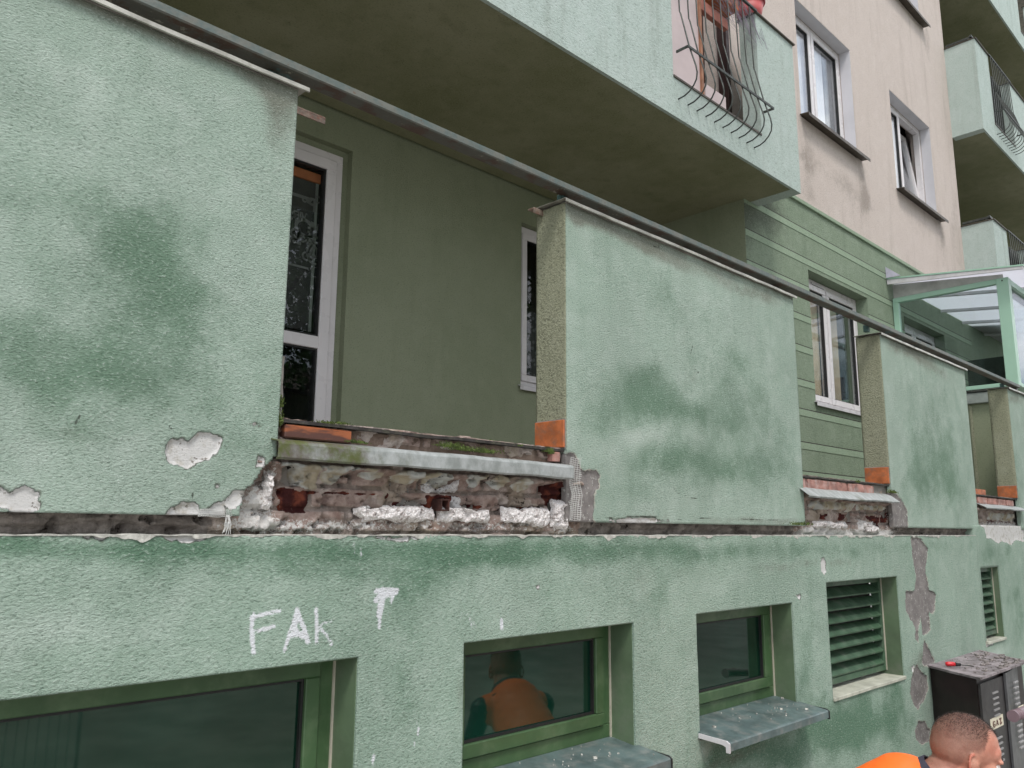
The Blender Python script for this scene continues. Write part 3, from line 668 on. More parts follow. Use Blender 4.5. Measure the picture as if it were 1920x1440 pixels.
g1 = dict(open=[(.90, 2.33)], ledge=1.757,
          red=[[(524, 916), (580, 922), (576, 962), (524, 956)], [(724, 925), (730, 945), (722, 945)], [(800, 930), (860, 928), (855, 962), (808, 955)], [(1012, 912), (1062, 900), (1062, 958), (1030, 958)],
               [(560, 921), (640, 923), (700, 928), (640, 926), (560, 924)], [(735, 943), (812, 946), (812, 950), (735, 948)], [(868, 947), (906, 949), (906, 953), (868, 952)], [(945, 950), (1022, 952), (1022, 956), (945, 955)]],
          scrap=[[(546, 874), (594, 877), (594, 916), (580, 918), (560, 912), (548, 905)], disc(618, 893, 24, 15), disc(690, 892, 30, 9), disc(760, 895, 32, 12), disc(816, 900, 28, 15), [(870, 891), (908, 894), (895, 908), (884, 916), (872, 906)], disc(928, 905, 19, 13), disc(972, 909, 17, 12), [(524, 868), (560, 872), (700, 880), (700, 884), (560, 878), (524, 874)]],
          white=[[(792, 908), (800, 905), (820, 922), (856, 900), (856, 923), (794, 922)], [(672, 948), (690, 947), (690, 965), (674, 965)], [(845, 928), (862, 930), (860, 952), (843, 956)]],
          hole=[[(826, 936), (841, 935), (842, 958), (827, 957)], [(530, 874), (546, 875), (546, 900), (552, 912), (540, 908), (530, 900)], [(1034, 938), (1046, 940), (1044, 956), (1032, 954)], disc(1014, 917, 4, 5), disc(590, 986, 5, 5)],
          splat=[(480, 930, 28, 40, 1.2), (470, 960, 60, 30, .8), (530, 985, 80, 16, .7), (640, 985, 60, 10, .6), (1055, 965, 18, 40, 1.2), (760, 975, 90, 14, .7), (980, 980, 60, 12, .6), (900, 985, 40, 10, .6), (510, 900, 12, 40, 1.2)])
masonry('masonry_core', -1.5, 2.4, 1.55, 1.90, 2.035, .0055, g1, 21)
g2 = dict(open=[(4.02, 5.36)], ledge=1.765,
          scrap=[[(1516, 939), (1582, 942), (1582, 955), (1528, 956), (1516, 950)], [(1584, 944), (1600, 945), (1592, 962), (1586, 958)], [(1602, 946), (1660, 950), (1660, 957), (1602, 956)]],
          red=[[(1540, 964), (1552, 963), (1552, 975), (1540, 974)], [(1572, 962), (1588, 966), (1586, 976), (1572, 976)], [(1620, 966), (1650, 970), (1650, 990), (1640, 988)], [(1590, 962), (1600, 962), (1600, 982), (1590, 980)], [(1652, 960), (1666, 962), (1664, 980), (1652, 980)]],
          hole=[[(1592, 962), (1599, 960), (1600, 980), (1592, 978)], [(1659, 950), (1665, 950), (1664, 972), (1658, 968)]],
          white=[[(1530, 978), (1552, 976), (1554, 988), (1532, 986)], [(1558, 980), (1584, 978), (1582, 990), (1560, 990)], [(1608, 976), (1617, 976), (1617, 994), (1608, 994)], [(1620, 978), (1634, 978), (1634, 988), (1622, 986)], [(1626, 990), (1646, 984), (1650, 996), (1630, 1000)]],
          splat=[(1530, 995, 30, 14, 1.3), (1580, 1000, 50, 10, 1.0), (1640, 998, 30, 10, 1.1), (1675, 970, 12, 30, 1.1), (1620, 1004, 60, 5, 1.0)])
masonry('masonry_core', 2.4, 6.88, 1.55, 1.90, 2.04, .010, g2, 33)
g3 = dict(open=[(6.95, 7.98)], ledge=1.772, scrap=[[(1852, 960), (1900, 965), (1898, 978), (1852, 974)]], red=[[(1850, 975), (1895, 978), (1895, 984), (1850, 982)]], hole=[],
          white=[], splat=[(1880, 990, 50, 12, 2.2)])
masonry('masonry_core', 6.88, 10.4, 1.60, 1.90, 2.045, .014, g3, 41)
# blocks of foam insulation left at the foot of the wide gap
def foam(px0, px1, py0, py1, Y, seed, th=.03):
    (xa, za), (xb, zb) = W(px0, py1, Y), W(px1, py0, Y); nx = max(6, int((xb-xa)/.004)); nz = max(5, int((zb-za)/.004))
    u = np.linspace(-1, 1, nx); v = np.linspace(-1, 1, nz); UU, VV = np.meshgrid(u, v, indexing='ij')
    X = (xa+xb)/2+UU*(xb-xa)/2; Z = (za+zb)/2+VV*(zb-za)/2
    ed = np.clip(1-np.abs(UU)**10, 0, 1)*np.clip(1-np.abs(VV)**5, 0, 1)
    X = X+(fbm(X*60, Z*60, 3, seed)-.5)*.02; Z = Z+(fbm(X*25+9, Z*60, 4, seed+5)-.5)*.034
    d = .026*ed**.6+(fbm(X*120, Z*120, 3, seed+2)-.5)*.016*ed-(fbm(X*28, Z*40, 3, seed+7) > .60)*.012*ed
    P = np.stack([X, Y+.022-d, Z], -1).reshape(-1, 3); idx = np.arange(nx*nz).reshape(nx, nz)
    F = np.stack([idx[:-1, :-1], idx[1:, :-1], idx[1:, 1:], idx[:-1, 1:]], -1).reshape(-1, 4)
    return link('foam_block', mesh_np('foam_block', P, F), FOAM, B)
foam(686, 818, 951, 976, 2.012, 1); foam(826, 922, 954, 978, 2.012, 2); foam(945, 1036, 956, 983, 2.012, 3); foam(672, 690, 947, 968, 2.012, 5)
foam(1040, 1068, 936, 992, 2.008, 6); foam(496, 518, 880, 958, 2.012, 7)
for k_, (p_, q_, r_, s_) in enumerate([(1530, 1554, 977, 988), (1558, 1584, 979, 990), (1621, 1634, 979, 988), (1628, 1648, 986, 998)]): foam(p_, q_, r_, s_, 2.02, 20+k_)
# steel tube stub of the old railing post
ring(2.2*0+W(826, 958, 2.0)[0], W(842, 958, 2.0)[0], W(826, 958, 2.0)[1], W(826, 935, 2.0)[1], 1.998, 2.11, .005, RUST, 'steel_tube', B, 0)
# dangling glass-fibre mesh
FIB = simple('glass_fibre_mesh', (.68, .68, .66), .7)
def meshscrap(px0, px1, py0, py1, Y, nx, nz, seed):
    m = MB(); (xa, za), (xb, zb) = W(px0, py1, Y), W(px1, py0, Y)
    fz = lambda x, z: Y-.012-.008*math.sin(x*60+seed)+.006*math.sin(z*90)
    for i in range(nx):
        x = xa+(xb-xa)*i/(nx-1); m.tube([(x+.003*math.sin(k*1.1), fz(x, za+(zb-za)*k/5), za+(zb-za)*k/5) for k in range(6)], .0007, 4)
    for j in range(nz):
        z = za+(zb-za)*j/(nz-1); m.tube([(xa+(xb-xa)*k/8, fz(xa+(xb-xa)*k/8, z), z+.0015*math.sin(k)) for k in range(9)], .0007, 4)
    return m
m = meshscrap(368, 432, 957, 968, 1.995, 17, 4, 0)
for k in range(9):
    xx, zz = W(424+k*.8, 966, 1.985); m.tube([(xx, 1.985, zz), (xx+random.uniform(-.006, .006), 1.98, zz-.02), (xx+random.uniform(-.012, .012), 1.985, zz-.04-.01*random.random())], .0008, 4)
m.build('fibre_mesh', FIB, B)
meshscrap(1066, 1083, 860, 975, 1.995, 6, 34, 2).build('fibre_mesh', FIB, B)

# ---------------------------------------------------------------- basement windows and louvres
def basement_window(h, label=None, sillm=True, fw=.05):
    x0, x1, z0, z1 = h; Yf = YP+.115; e = .002
    zt = z1+.040
    f = ring(x0+e, x1-e, z0+e, zt, Yf, Yf+.06, fw, GREENF, 'basement_window', B, .003)
    if label: f['label'] = label
    ring(x0+fw+.004, x1-fw-.004, z0+fw+.004, zt-fw-.004, Yf-.012, Yf+.05, .045, GREENF, 'sash', f, .003)
    ring(x0+fw+.049, x1-fw-.049, z0+fw+.049, zt-fw-.049, Yf, Yf+.03, .008, GASKET, 'gasket', f, 0)
    box('pane', x0+fw+.055, x1-fw-.055, Yf+.012, Yf+.02, z0+fw+.055, zt-fw-.055, GGLASS, f, 0)
    m = MB(); m.box(x1-.003, x1+.012, YP+.006, Yf+.06, z0-.02, z1); m.box(x0-.012, x0+.003, YP+.006, Yf+.06, z0-.02, z1); m.box(x0, x1, YP+.006, Yf+.06, z1-.003, z1+.012)
    m.build('reveal', GREENIN, f)
    m = MB(); m.box(x1-.009, x1-.003, Yf-.006, Yf, z0, z1-.01); m.build('sealant_bead', simple('sealant', (.48, .44, .36), .6), f)
    if sillm:
        yo = YP-.145; m = MB()
        m.prism([(Yf, z0+.004), (yo+.012, z0-.026), (yo+.003, z0-.029), (yo, z0-.034), (yo, z0-.062), (yo+.006, z0-.062), (yo+.006, z0-.036), (yo+.014, z0-.032), (Yf, z0-.004)], x0-.012, x1+.02)
        s = m.build('sill', SILLB, f)
        for xx, mt in ((x0-.018, PVCDIRTY), (x1+.02, GASKET)):
            m = MB(); m.prism([(YP-.005, z0-.016), (yo+.01, z0-.023), (yo-.003, z0-.032), (yo-.003, z0-.067), (yo+.014, z0-.067), (yo+.014, z0-.046), (yo+.03, z0-.04), (YP-.005, z0-.034)], xx, xx+.007)
            m.build('sill_end_cap', mt, f)
        # plaster crumbs lying on the sill
        m = MB()
        for k in range(34):
            cxx = x0+(x1-x0)*(.35, .8, .62)[k % 3]; x = min(x1-.02, max(x0+.02, random.gauss(cxx, .09))); t_ = min(1, max(0, random.gauss(.55, .25))); y = yo+.02+(Yf-yo-.04)*t_; z = z0-.026+.03*(y-yo)/(Yf-yo)+.003; r = random.choice([.0008, .001, .001, .0012, .0015, .002, .0045])
            m.box(x-r*1.5, x+r*1.5, y-r, y+r, z-.003, z+r*.8, 0, Matrix.Rotation(random.random()*3, 3, 'Z'))
        o = m.build('plaster_crumbs', simple('crumbs', (.45, .44, .40), .9, .7, 60), f); o['kind'] = 'stuff'
    return f
basement_window(BW[0], 'widest dark green basement window')
basement_window(BW[1], 'middle basement window')
basement_window(BW[2], 'smaller basement window with long blue grey sill')
def louvre(h, Y, depth, n, sillw=True, label=None):
    x0, x1, z0, z1 = h; Yf = Y+depth
    f = ring(x0+.002, x1-.002, z0+.03, z1-.002, Yf, Yf+.05, .035, LOUV, 'louvred_vent', B, .002)
    if label: f['label'] = label
    m = MB(); m.box(x0+.03, x1-.03, Yf+.06, Yf+.07, z0+.03, z1-.03); m.build('dark_backing', DARKIN, f)
    pitch = (z1-z0-.10)/n
    first = None
    for i in range(n):
        zc = z0+.075+pitch*(i+.1)
        if first is None:
            m = MB(); m.prism([(-.022, -.012), (-.026, -.012), (-.028, -.004), (.03, pitch*.52), (.034, pitch*.52), (-.022, -.004)], x0+.038, x1-.038)
            first = m.build('slat', LOUV, f); first.location = (0, Yf+.02, zc)
        else: copy_part(first, f, (0, Yf+.02, zc))
    m = MB(); m.box(x1-.003, x1+.012, Y+.006, Yf+.05, z0, z1); m.box(x0-.012, x0+.003, Y+.006, Yf+.05, z0, z1); m.box(x0, x1, Y+.006, Yf+.05, z1-.003, z1+.012)
    m.build('reveal', GREENIN, f)
    m = MB(); m.box(x1-.008, x1-.003, Yf-.006, Yf, z0+.03, z1-.01); m.build('sealant_bead', simple('sealant', (.48, .44, .36), .6), f)
    if sillw:
        m = MB(); m.box(x0+.001, x1-.001, Y-.012, Yf+.05, z0-.010, z0+.008, .002); m.sub(3); m.rough(.002, 20); m.build('sill', SILLW, f)
louvre(BW[3], YP, .10, 7, label='larger green louvred vent')
louvre((6.83, 7.278, .80, 1.339), 2.0, .05, 7, label='smaller green louvred vent beyond the gas cabinet')

# ---------------------------------------------------------------- sill flashings, bricks and tiles of the terrace edge
def flashing(x0, x1, prof, seed, name='sill_flashing', mat_=GALV):
    n = int((x1-x0)/.02); V = []; F = []; k = len(prof)
    for i in range(n+1):
        x = x0+(x1-x0)*i/n
        for (y, z) in prof: V.append((x, y+(float(vnoise(x*9, z*40, seed))-.5)*.006, z+(float(vnoise(x*7, y*30, seed+3))-.5)*.006))
        if i:
            for j in range(k-1): a_ = (i-1)*k+j; F.append((a_, a_+k, a_+k+1, a_+1))
    va = np.array(V); o = link(name, mesh_np(name, V, F, {'dirt': .32*np.clip((1.42-va[:, 0])/.2, 0, 1) if x0 < 1.5 else 0*va[:, 0]}), mat_, B); md = o.modifiers.new('solid', 'SOLIDIFY'); md.thickness = .0025; return o
flashing(1.035, 2.205, [(2.05, 1.842), (1.965, 1.829), (1.957, 1.826), (1.955, 1.82), (1.955, 1.786), (1.962, 1.782)], 1)
flashing(4.03, 5.235, [(2.04, 1.835), (2.0, 1.822), (1.95, 1.782), (1.955, 1.776)], 2)
flashing(6.95, 8.08, [(2.04, 1.828), (2.0, 1.818), (1.95, 1.79), (1.955, 1.784)], 3)
box('brown_tile', 1.083, 1.298, 2.012, 2.05, 1.842, 1.880, BRTILE, B, .004)
m = MB(); m.box(1.302, 2.2, 2.038, 2.06, 1.83, 1.882); m.sub(14); m.rough(.006, 30, 4); m.build('bedding_mortar', simple('brown_mortar', (.16, .11, .085), .95, .4, 12, .006, 60, 0, (.34, .26, .21), .7), B)
for (a_, b_) in ((1.03, 2.24), (4.07, 5.27), (6.9, 8.05)):
    m = MB(); m.box(a_, b_, 2.012, 2.3, 1.884, 1.893); m.sub(10); m.rough(.0035, 24, 9); m.build('floor_edge', BITUM, B)
bx = 4.075
for L, gap_ in ((.055, .025), (.235, .012), (.235, .025), (.215, .012), (.14, .01)):
    m = MB(); m.box(bx, bx+L, 2.015+random.uniform(-.004, .006), 2.07, 1.824, 1.876); m.sub(3); m.rough(.004, 40, int(bx*100)); m.build('brick', BRICKM, B); bx += L+gap_
m = MB(); m.box(4.05, 5.26, 2.035, 2.06, 1.82, 1.884); m.build('brick_joint', CONC, B)
bx = 6.99
for L in (.22, .22, .22, .2):
    m = MB(); m.box(bx, bx+L, 2.015, 2.07, 1.826, 1.872); m.sub(2); m.rough(.004, 40, int(bx*90)); m.build('brick', BRICKM, B); bx += L+.025
box('skirting_tile', 6.96, 7.5, 2.10, 2.12, 1.893, 1.95, RAWTILE, B, .002)
box('shell_brick', 2.155, 2.195, 2.01, 2.05, 1.845, 1.88, BRICKM, B, .002)
# broken strip of render left standing at the edge of the first opening
m = MB(); m.box(1.055, 1.078, 2.03, 2.06, 1.88, 2.07); m.sub(6); m.rough(.005, 40, 3); m.build('render_remnant', CONC, B)

# ================================================================ TERRACE PARAPETS
def parapet(x0, x1, label, seed, stains, bleach, grime, white=(), grey=(), cut=(), cracks=(), step=.0055, zb=1.628, tile=True, capx=None, growth=None, end=True):
    p = thing('terrace_parapet', label, 'parapet wall', 'rendered parapet walls of the ground floor terraces')
    top = 2.862
    sheet('render', x0, x1, zb, top, 2.0, MINT, p, step=step, growth=growth, thick=.028, disp=.0006, marks=True, seed=seed, stains=stains, bleach=bleach, grime=grime,
          white=white, grey=grey, cut=cut, cracks=cracks, edgefn=lambda X, Z: .62*np.exp(-(top-Z)/.05)*(.4+1.2*fbm(X*6, Z*2, 3, seed))+.25*np.exp(-(Z-zb)/.03))
    box('brick_core', x0+.012, x1-.002, 2.027, 2.148, 1.885, top-.001, CONC, p, 0)
    if end:
        sheet('render', 2.0015, 2.158, 1.90, top, x0, OLIVE_END, p, step=step, thick=.012, disp=.0012, axis='y', seed=seed+50)
        sheet('render', 2.001, 2.157, 1.90, top, x0+.006, OLIVE_END, p, step=.05, thick=.01, axis='y')
    box('render', x0+.012, x1-.004, 2.146, 2.158, 1.9, top, OLIVE, p, 0)
    if tile:
        box('skirting_tile', x0-.012, x0-.002, 2.006, 2.155, 1.900, 2.003, RAWTILE, p, .0015)
        box('tile_bedding', x0-.004, x0+.012, 2.003, 2.157, 1.895, 2.008, CONC, p, 0)
    cx0, cx1 = capx or (x0-.02, x1+.012)
    n = max(8, int((cx1-cx0)/.03)); V = []; F = []; pr = [(2.165, 2.870), (1.987, 2.868), (1.982, 2.867), (1.981, 2.857), (1.984, 2.856)]
    for i in range(n+1):
        x = cx0+(cx1-cx0)*i/n; w = (float(fbm(x*3, 0, 3, seed))-.5)*.014
        for y, z in pr: V.append((x, y+w*.4, z+w))
        if i:
            for j in range(4): a_ = (i-1)*5+j; F.append((a_, a_+5, a_+6, a_+1))
    o = link('coping', mesh_np('coping', V, F), ZINC, p); md = o.modifiers.new('s', 'SOLIDIFY'); md.thickness = .002
    m = MB(); m.box(x0+.001, x1-.001, 1.996, 2.15, 2.858, 2.864); m.sub(12); m.rough(.004, 30, seed); m.build('coping_bed', CONC, p)
    return p
parapet(-1.5, 1.055, 'parapet wall nearest the camera with white chips and dark algae stains', 100,
        stains=[(310, 520, 70, 80, .55), (350, 570, 50, 40, .45), (250, 470, 90, 60, .4), (210, 420, 120, 60, .35), (130, 560, 160, 80, .4), (60, 690, 160, 70, .5), (190, 690, 90, 60, .45), (60, 780, 110, 50, .35), (290, 640, 90, 60, .4), (430, 740, 100, 70, .3), (480, 840, 60, 60, .35), (400, 640, 60, 90, .2),
                (120, 820, 90, 25, .45), (100, 360, 100, 50, .25), (200, 900, 150, 30, .25), (520, 500, 20, 200, .25), (340, 760, 90, 60, .2)],
        bleach=[(20, 770, 60, 50, .5), (60, 860, 80, 40, .35), (330, 210, 120, 60, .35), (150, 180, 80, 50, .4), (200, 420, 60, 40, .3), (400, 600, 60, 50, .3), (230, 830, 80, 20, .4)],
        grime=[(530, 190, 28, 70, .9), (505, 160, 60, 20, .5), (130, 815, 60, 22, .5), (300, 60, 200, 14, .5), (540, 400, 8, 90, .3)],
        white=[[(310, 835), (318, 822), (345, 822), (352, 830), (368, 815), (395, 812), (415, 822), (412, 840), (395, 855), (375, 870), (352, 880), (335, 872), (318, 868), (308, 850)],
               [(-5, 910), (10, 915), (18, 922), (30, 912), (45, 907), (62, 915), (75, 925), (72, 955), (40, 962), (-5, 950)],
               [(310, 965), (325, 946), (345, 938), (365, 945), (375, 955), (395, 950), (412, 945), (422, 955), (425, 970)], [(422, 935), (440, 918), (455, 915), (468, 925), (455, 945), (440, 955), (430, 960)],
               [(465, 795), (478, 790), (492, 797), (488, 800)], [(484, 856), (496, 852), (500, 862), (494, 876), (484, 872)], [(404, 908), (410, 912), (404, 918)]],
        cut=[[(570, 852), (512, 854), (500, 868), (486, 888), (472, 905), (462, 925), (446, 950), (440, 975), (570, 990)]],
        cracks=[('L', [(318, 800), (326, 812)], .0006), ('L', [(356, 905), (360, 925), (362, 940)], .0006), ('L', [(150, 778), (140, 796)], .0005)], capx=(-1.5, 1.082), end=True, tile=False)
parapet(2.22, 4.072, 'parapet wall between the wide gap and the striped window, stained green low down', 200,
        stains=[(1200, 745, 45, 40, .75), (1220, 705, 30, 22, .5), (1180, 790, 60, 25, .35), (1270, 770, 50, 30, .4), (1335, 785, 70, 40, .6), (1390, 760, 50, 35, .35), (1250, 865, 60, 22, .5), (1320, 870, 70, 28, .6), (1400, 880, 60, 30, .4), (1450, 850, 45, 60, .4), (1370, 665, 18, 18, .55), (1340, 690, 30, 30, .3),
                (1250, 920, 110, 25, .3), (1400, 710, 70, 40, .3), (1180, 520, 80, 50, .22), (1120, 760, 30, 60, .2), (1150, 930, 40, 30, .35), (1480, 700, 20, 120, .3), (1100, 600, 30, 80, .15), (1300, 610, 40, 60, .2), (1240, 560, 14, 80, .3), (1420, 620, 16, 70, .3)],
        bleach=[(1200, 825, 40, 20, .7), (1090, 700, 30, 60, .3), (1300, 560, 60, 40, .3), (1440, 690, 40, 50, .35), (1230, 950, 60, 15, .4)],
        grime=[(1085, 400, 30, 20, .8), (1240, 470, 60, 16, .5), (1360, 530, 60, 14, .5), (1290, 700, 16, 30, .5), (1180, 450, 60, 14, .6), (1400, 975, 120, 6, .6), (1440, 560, 40, 14, .4)],
        grey=[[(1055, 850), (1074, 848), (1082, 858), (1088, 878), (1100, 884), (1118, 880), (1125, 892), (1124, 908), (1112, 930), (1114, 950), (1112, 972), (1120, 986), (1055, 992)]],
        cracks=[('L', [(1135, 972), (1200, 968), (1280, 974), (1350, 970), (1430, 976), (1500, 972)], .001), ('L', [(1440, 920), (1438, 945), (1450, 968)], .0008), ('L', [(1255, 905), (1270, 925), (1300, 935), (1330, 930)], .0007),
                ('L', [(1235, 460), (1237, 500), (1240, 540)], .0006), ('L', [(1290, 500), (1292, 560)], .0006), ('L', [(1200, 440), (1225, 462), (1250, 470)], .001), ('L', [(1140, 420), (1175, 440)], .0008), ('L', [(1300, 640), (1290, 680), (1310, 700)], .0007)],
        white=[[(1082, 942), (1089, 944), (1086, 952)], [(1140, 974), (1200, 972), (1260, 976), (1230, 980), (1150, 982)]], step=.0085, growth=None)
parapet(5.252, 6.89, 'third parapet wall, above the smaller louvred vent', 300,
        stains=[(1740, 850, 20, 40, .6), (1755, 900, 25, 30, .55), (1722, 930, 18, 40, .6), (1775, 880, 12, 60, .5), (1800, 900, 14, 80, .5), (1700, 760, 16, 60, .35), (1770, 770, 20, 60, .3), (1740, 780, 14, 50, .3), (1715, 860, 12, 50, .35), (1690, 900, 14, 70, .3)], bleach=[(1700, 720, 30, 30, .3), (1750, 970, 40, 20, .3)],
        grime=[(1700, 660, 40, 12, .8), (1760, 700, 30, 10, .6)], grey=[[(1666, 925), (1680, 925), (1694, 942), (1702, 962), (1702, 990), (1664, 1000)]], white=[[(1700, 958), (1704, 965), (1697, 968)]],
        cracks=[('L', [(1690, 640), (1700, 652), (1712, 655), (1730, 668)], .0015)], step=.013)
parapet(8.034, 10.4, 'farthest parapet wall, cut off by the right edge of the photo', 400, stains=[(1905, 900, 12, 60, .5)], bleach=[(1905, 800, 10, 60, .3)], grime=[(1900, 750, 20, 8, .7)], step=.025)

# ================================================================ HANDRAIL
hr = thing('handrail', 'long weathered steel handrail running above all the parapets', 'handrail')
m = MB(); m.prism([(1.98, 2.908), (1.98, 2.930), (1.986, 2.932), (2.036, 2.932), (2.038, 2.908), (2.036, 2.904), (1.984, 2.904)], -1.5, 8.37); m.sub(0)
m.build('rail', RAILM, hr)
pm = None
for xx in (.99, 2.25, 3.124, 3.964, 5.258-.1, 5.998, 6.723, 8.06):
    if pm is None:
        m = MB(); m.box(-.017, .017, 2.030, 2.060, 2.868, 2.912, .002); pm = m.build('post', simple('teal_paint', (.05, .10, .095), .5, .3, 20), hr); pm.location = (xx, 0, 0)
    else: copy_part(pm, hr, (xx, 0, 0))
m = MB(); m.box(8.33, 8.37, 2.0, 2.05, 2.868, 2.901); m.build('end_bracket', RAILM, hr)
# rusty bracket ends sticking out behind the parapets
for (x_, y0_, z_) in ((1.06, 2.14, W(574, 212, 2.15)[1]), (2.165, 2.12, 2.855)):
    m = MB(); m.box(x_, x_+(.17 if x_ < 2 else .06), y0_, y0_+.035, z_, z_+.006, .001); m.box(x_, x_+(.17 if x_ < 2 else .06), y0_, y0_+.003, z_-.018, z_, .0005)
    tag(m.build('steel_bracket', simple('bracket_metal', (.28, .22, .18), .5, .4, 30, 0, 60, .4, (.22, .06, .03), .8)), 'short rusty steel bracket %s' % ('jutting out behind the nearest parapet' if x_ < 2 else 'at the near top corner of the second parapet'), 'bracket', 'short steel brackets on the parapet tops')

# ================================================================ BALCONIES
def balcony(x0, x1, z0, openings, label, top=1.362, detail=True, coping=True):
    """front plane Y 2.9, back to the facade 3.3"""
    b = thing('balcony', label, 'balcony', 'green balconies on the upper floors', (0, 0, 0))
    YB = 2.9; zf = z0+.302
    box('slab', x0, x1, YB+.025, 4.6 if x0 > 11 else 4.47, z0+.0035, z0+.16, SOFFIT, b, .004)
    m = MB(); xs_ = [x0]+[v for o_ in openings for v in o_[:2]]+[x1]
    for i in range(0, len(xs_), 2):
        m.box(xs_[i], xs_[i+1], YB, YB+.025, z0+(0 if i == 0 else 0), z0+top, 0)
    for o_ in openings: m.box(o_[0], o_[1], YB, YB+.025, z0, zf, 0)
    m.build('front_panel', BALC, b)
    for i in range(0, len(xs_), 2): box('inner_panel', xs_[i]+.001, xs_[i+1]-.001, YB+.025, YB+.15, z0+.16, z0+top-.002, BALC, b, 0)
    for xe in (x0, x1): box('end_panel', xe-.004 if xe == x0 else xe-.13, xe+.13 if xe == x0 else xe+.004, YB+.003, 3.294, z0+.001, z0+top-.003, BALC, b, 0)
    for o_ in openings: box('threshold', o_[0], o_[1], YB-.008, YB+.16, zf-.012, zf+.004, BROWNM, b, 0)
    if coping:
        for i in range(0, len(xs_), 2): box('coping', xs_[i]-.015, xs_[i+1]+.015, YB-.02, YB+.17, z0+top, z0+top+.012, BROWNM, b, .002)
        box('coping', x0-.02, x0+.14, YB+.17, 3.294, z0+top, z0+top+.012, BROWNM, b, .002)
    return b
def cage(b, xa, xb, zf, pitch=.1135, deep=1.0):
    """bellied wrought-iron balusters: straight above, kicked out below, hooked back under the floor edge"""
    base = [(2.885, 1.06), (2.868, .5), (2.858, .47), (2.80, .20), (2.752, .03), (2.744, -.02), (2.752, -.07), (2.775, -.105), (2.81, -.135), (2.85, -.152), (2.902, -.157)]
    pr = [(2.9-(2.9-y)*deep, zf+dz) for y, dz in base]
    n = int((xb-xa)/pitch)+1; first = None
    for i in range(n):
        if first is None:
            m = MB(); m.tube([(0, y, z) for y, z in pr], .0055, 7); first = m.build('baluster', IRON, b, True); first.location = (xa, 0, 0)
        else: copy_part(first, b, (xa+i*pitch, 0, 0))
    yf = 2.9-(2.9-2.79)*deep
    m = MB(); m.box(xa-.05, xb+.05, yf-.016, yf-.008, zf+.16, zf+.178); m.box(xa-.05, xa-.042, yf-.008, 2.875, zf+.16, zf+.178); m.box(xb+.042, xb+.05, yf-.008, 2.875, zf+.16, zf+.178)
    m.build('belt_bar', IRON, b)
    box('top_bar', xa-.05, xb+.05, 2.875, 2.895, zf+1.06, zf+1.08, IRON, b)
b1 = balcony(-4.0, 6.16, 4.388, [(4.33, 5.53)], 'near balcony over the loggia with a bellied iron grille and flower pot')
cage(b1, 4.385, 5.47, 4.69)
# balcony door behind the grille
m = MB(); m.box(4.98, 5.76, 3.5, 3.52, 4.7, 7.0); m.build('doorway', simple('dark_red_door', (.02, .005, .004), .5, .3, 5), b1)
box('door_frame', 5.00, 5.05, 3.27, 3.36, 4.7, 6.94, simple('brown_frame', (.03, .01, .008), .6), b1) if False else None; box('door_frame', 5.70, 5.75, 3.27, 3.36, 4.7, 6.94, simple('brown_frame2', (.03, .01, .008), .6), b1)
box('inner_cladding', 4.34, 4.86, 3.02, 3.035, 4.70, 5.80, simple('pinkish_panel', (.60, .50, .50), .6, .06, 3), b1, 0)
box('wooden_edge', 4.86, 4.885, 3.0, 3.05, 4.70, 5.80, simple('brown_wood', (.30, .14, .08), .6, .3, 8), b1)
box('inner_cladding', 4.93, 5.22, 3.02, 3.035, 4.70, 4.93, simple('pinkish_panel2', (.60, .50, .50), .6, .06, 3), b1, 0)
box('inner_rail', 4.9, 5.3, 3.02, 3.06, 5.55, 5.64, simple('reddish_wood', (.42, .16, .12), .6, .25, 8), b1)
b2 = balcony(11.79, 18.0, 4.388, [(12.39, 13.42)], 'lowest far balcony partly hidden by the glazed porch roof')
b3 = balcony(11.79, 18.0, 7.075, [(12.39, 13.42)], 'far balcony with iron grille, one floor above the porch')
b4 = balcony(11.79, 18.0, 9.58, [(14.6, 15.7)], 'topmost far balcony at the upper right corner')
for bb, zz in ((b2, 4.69), (b3, 7.377)):
    cage(bb, 12.44, 13.38, zz, .1, 1.15)
    first = None
    for i in range(9):
        if first is None:
            m = MB(); m.box(0, .03, 2.99, 3.005, zz+.05, zz+.98); first = m.build('inner_picket', IRON, bb); first.location = (12.45, 0, 0)
        else: copy_part(first, bb, (12.45+i*.105, 0, 0))
    box('railing_panel', 12.4, 13.41, 3.03, 3.04, zz+.02, zz+1.0, simple('dark_panel', (.04, .045, .04), .6), bb)
    m = MB(); m.box(11.78, 12.42, 2.93, 2.96, zz+1.10, zz+1.13); m.box(11.81, 11.84, 2.96, 3.28, zz+1.10, zz+1.13); m.box(11.81, 11.84, 2.96, 2.99, zz+1.06, zz+1.10)
    m.build('top_rail', IRON, bb)
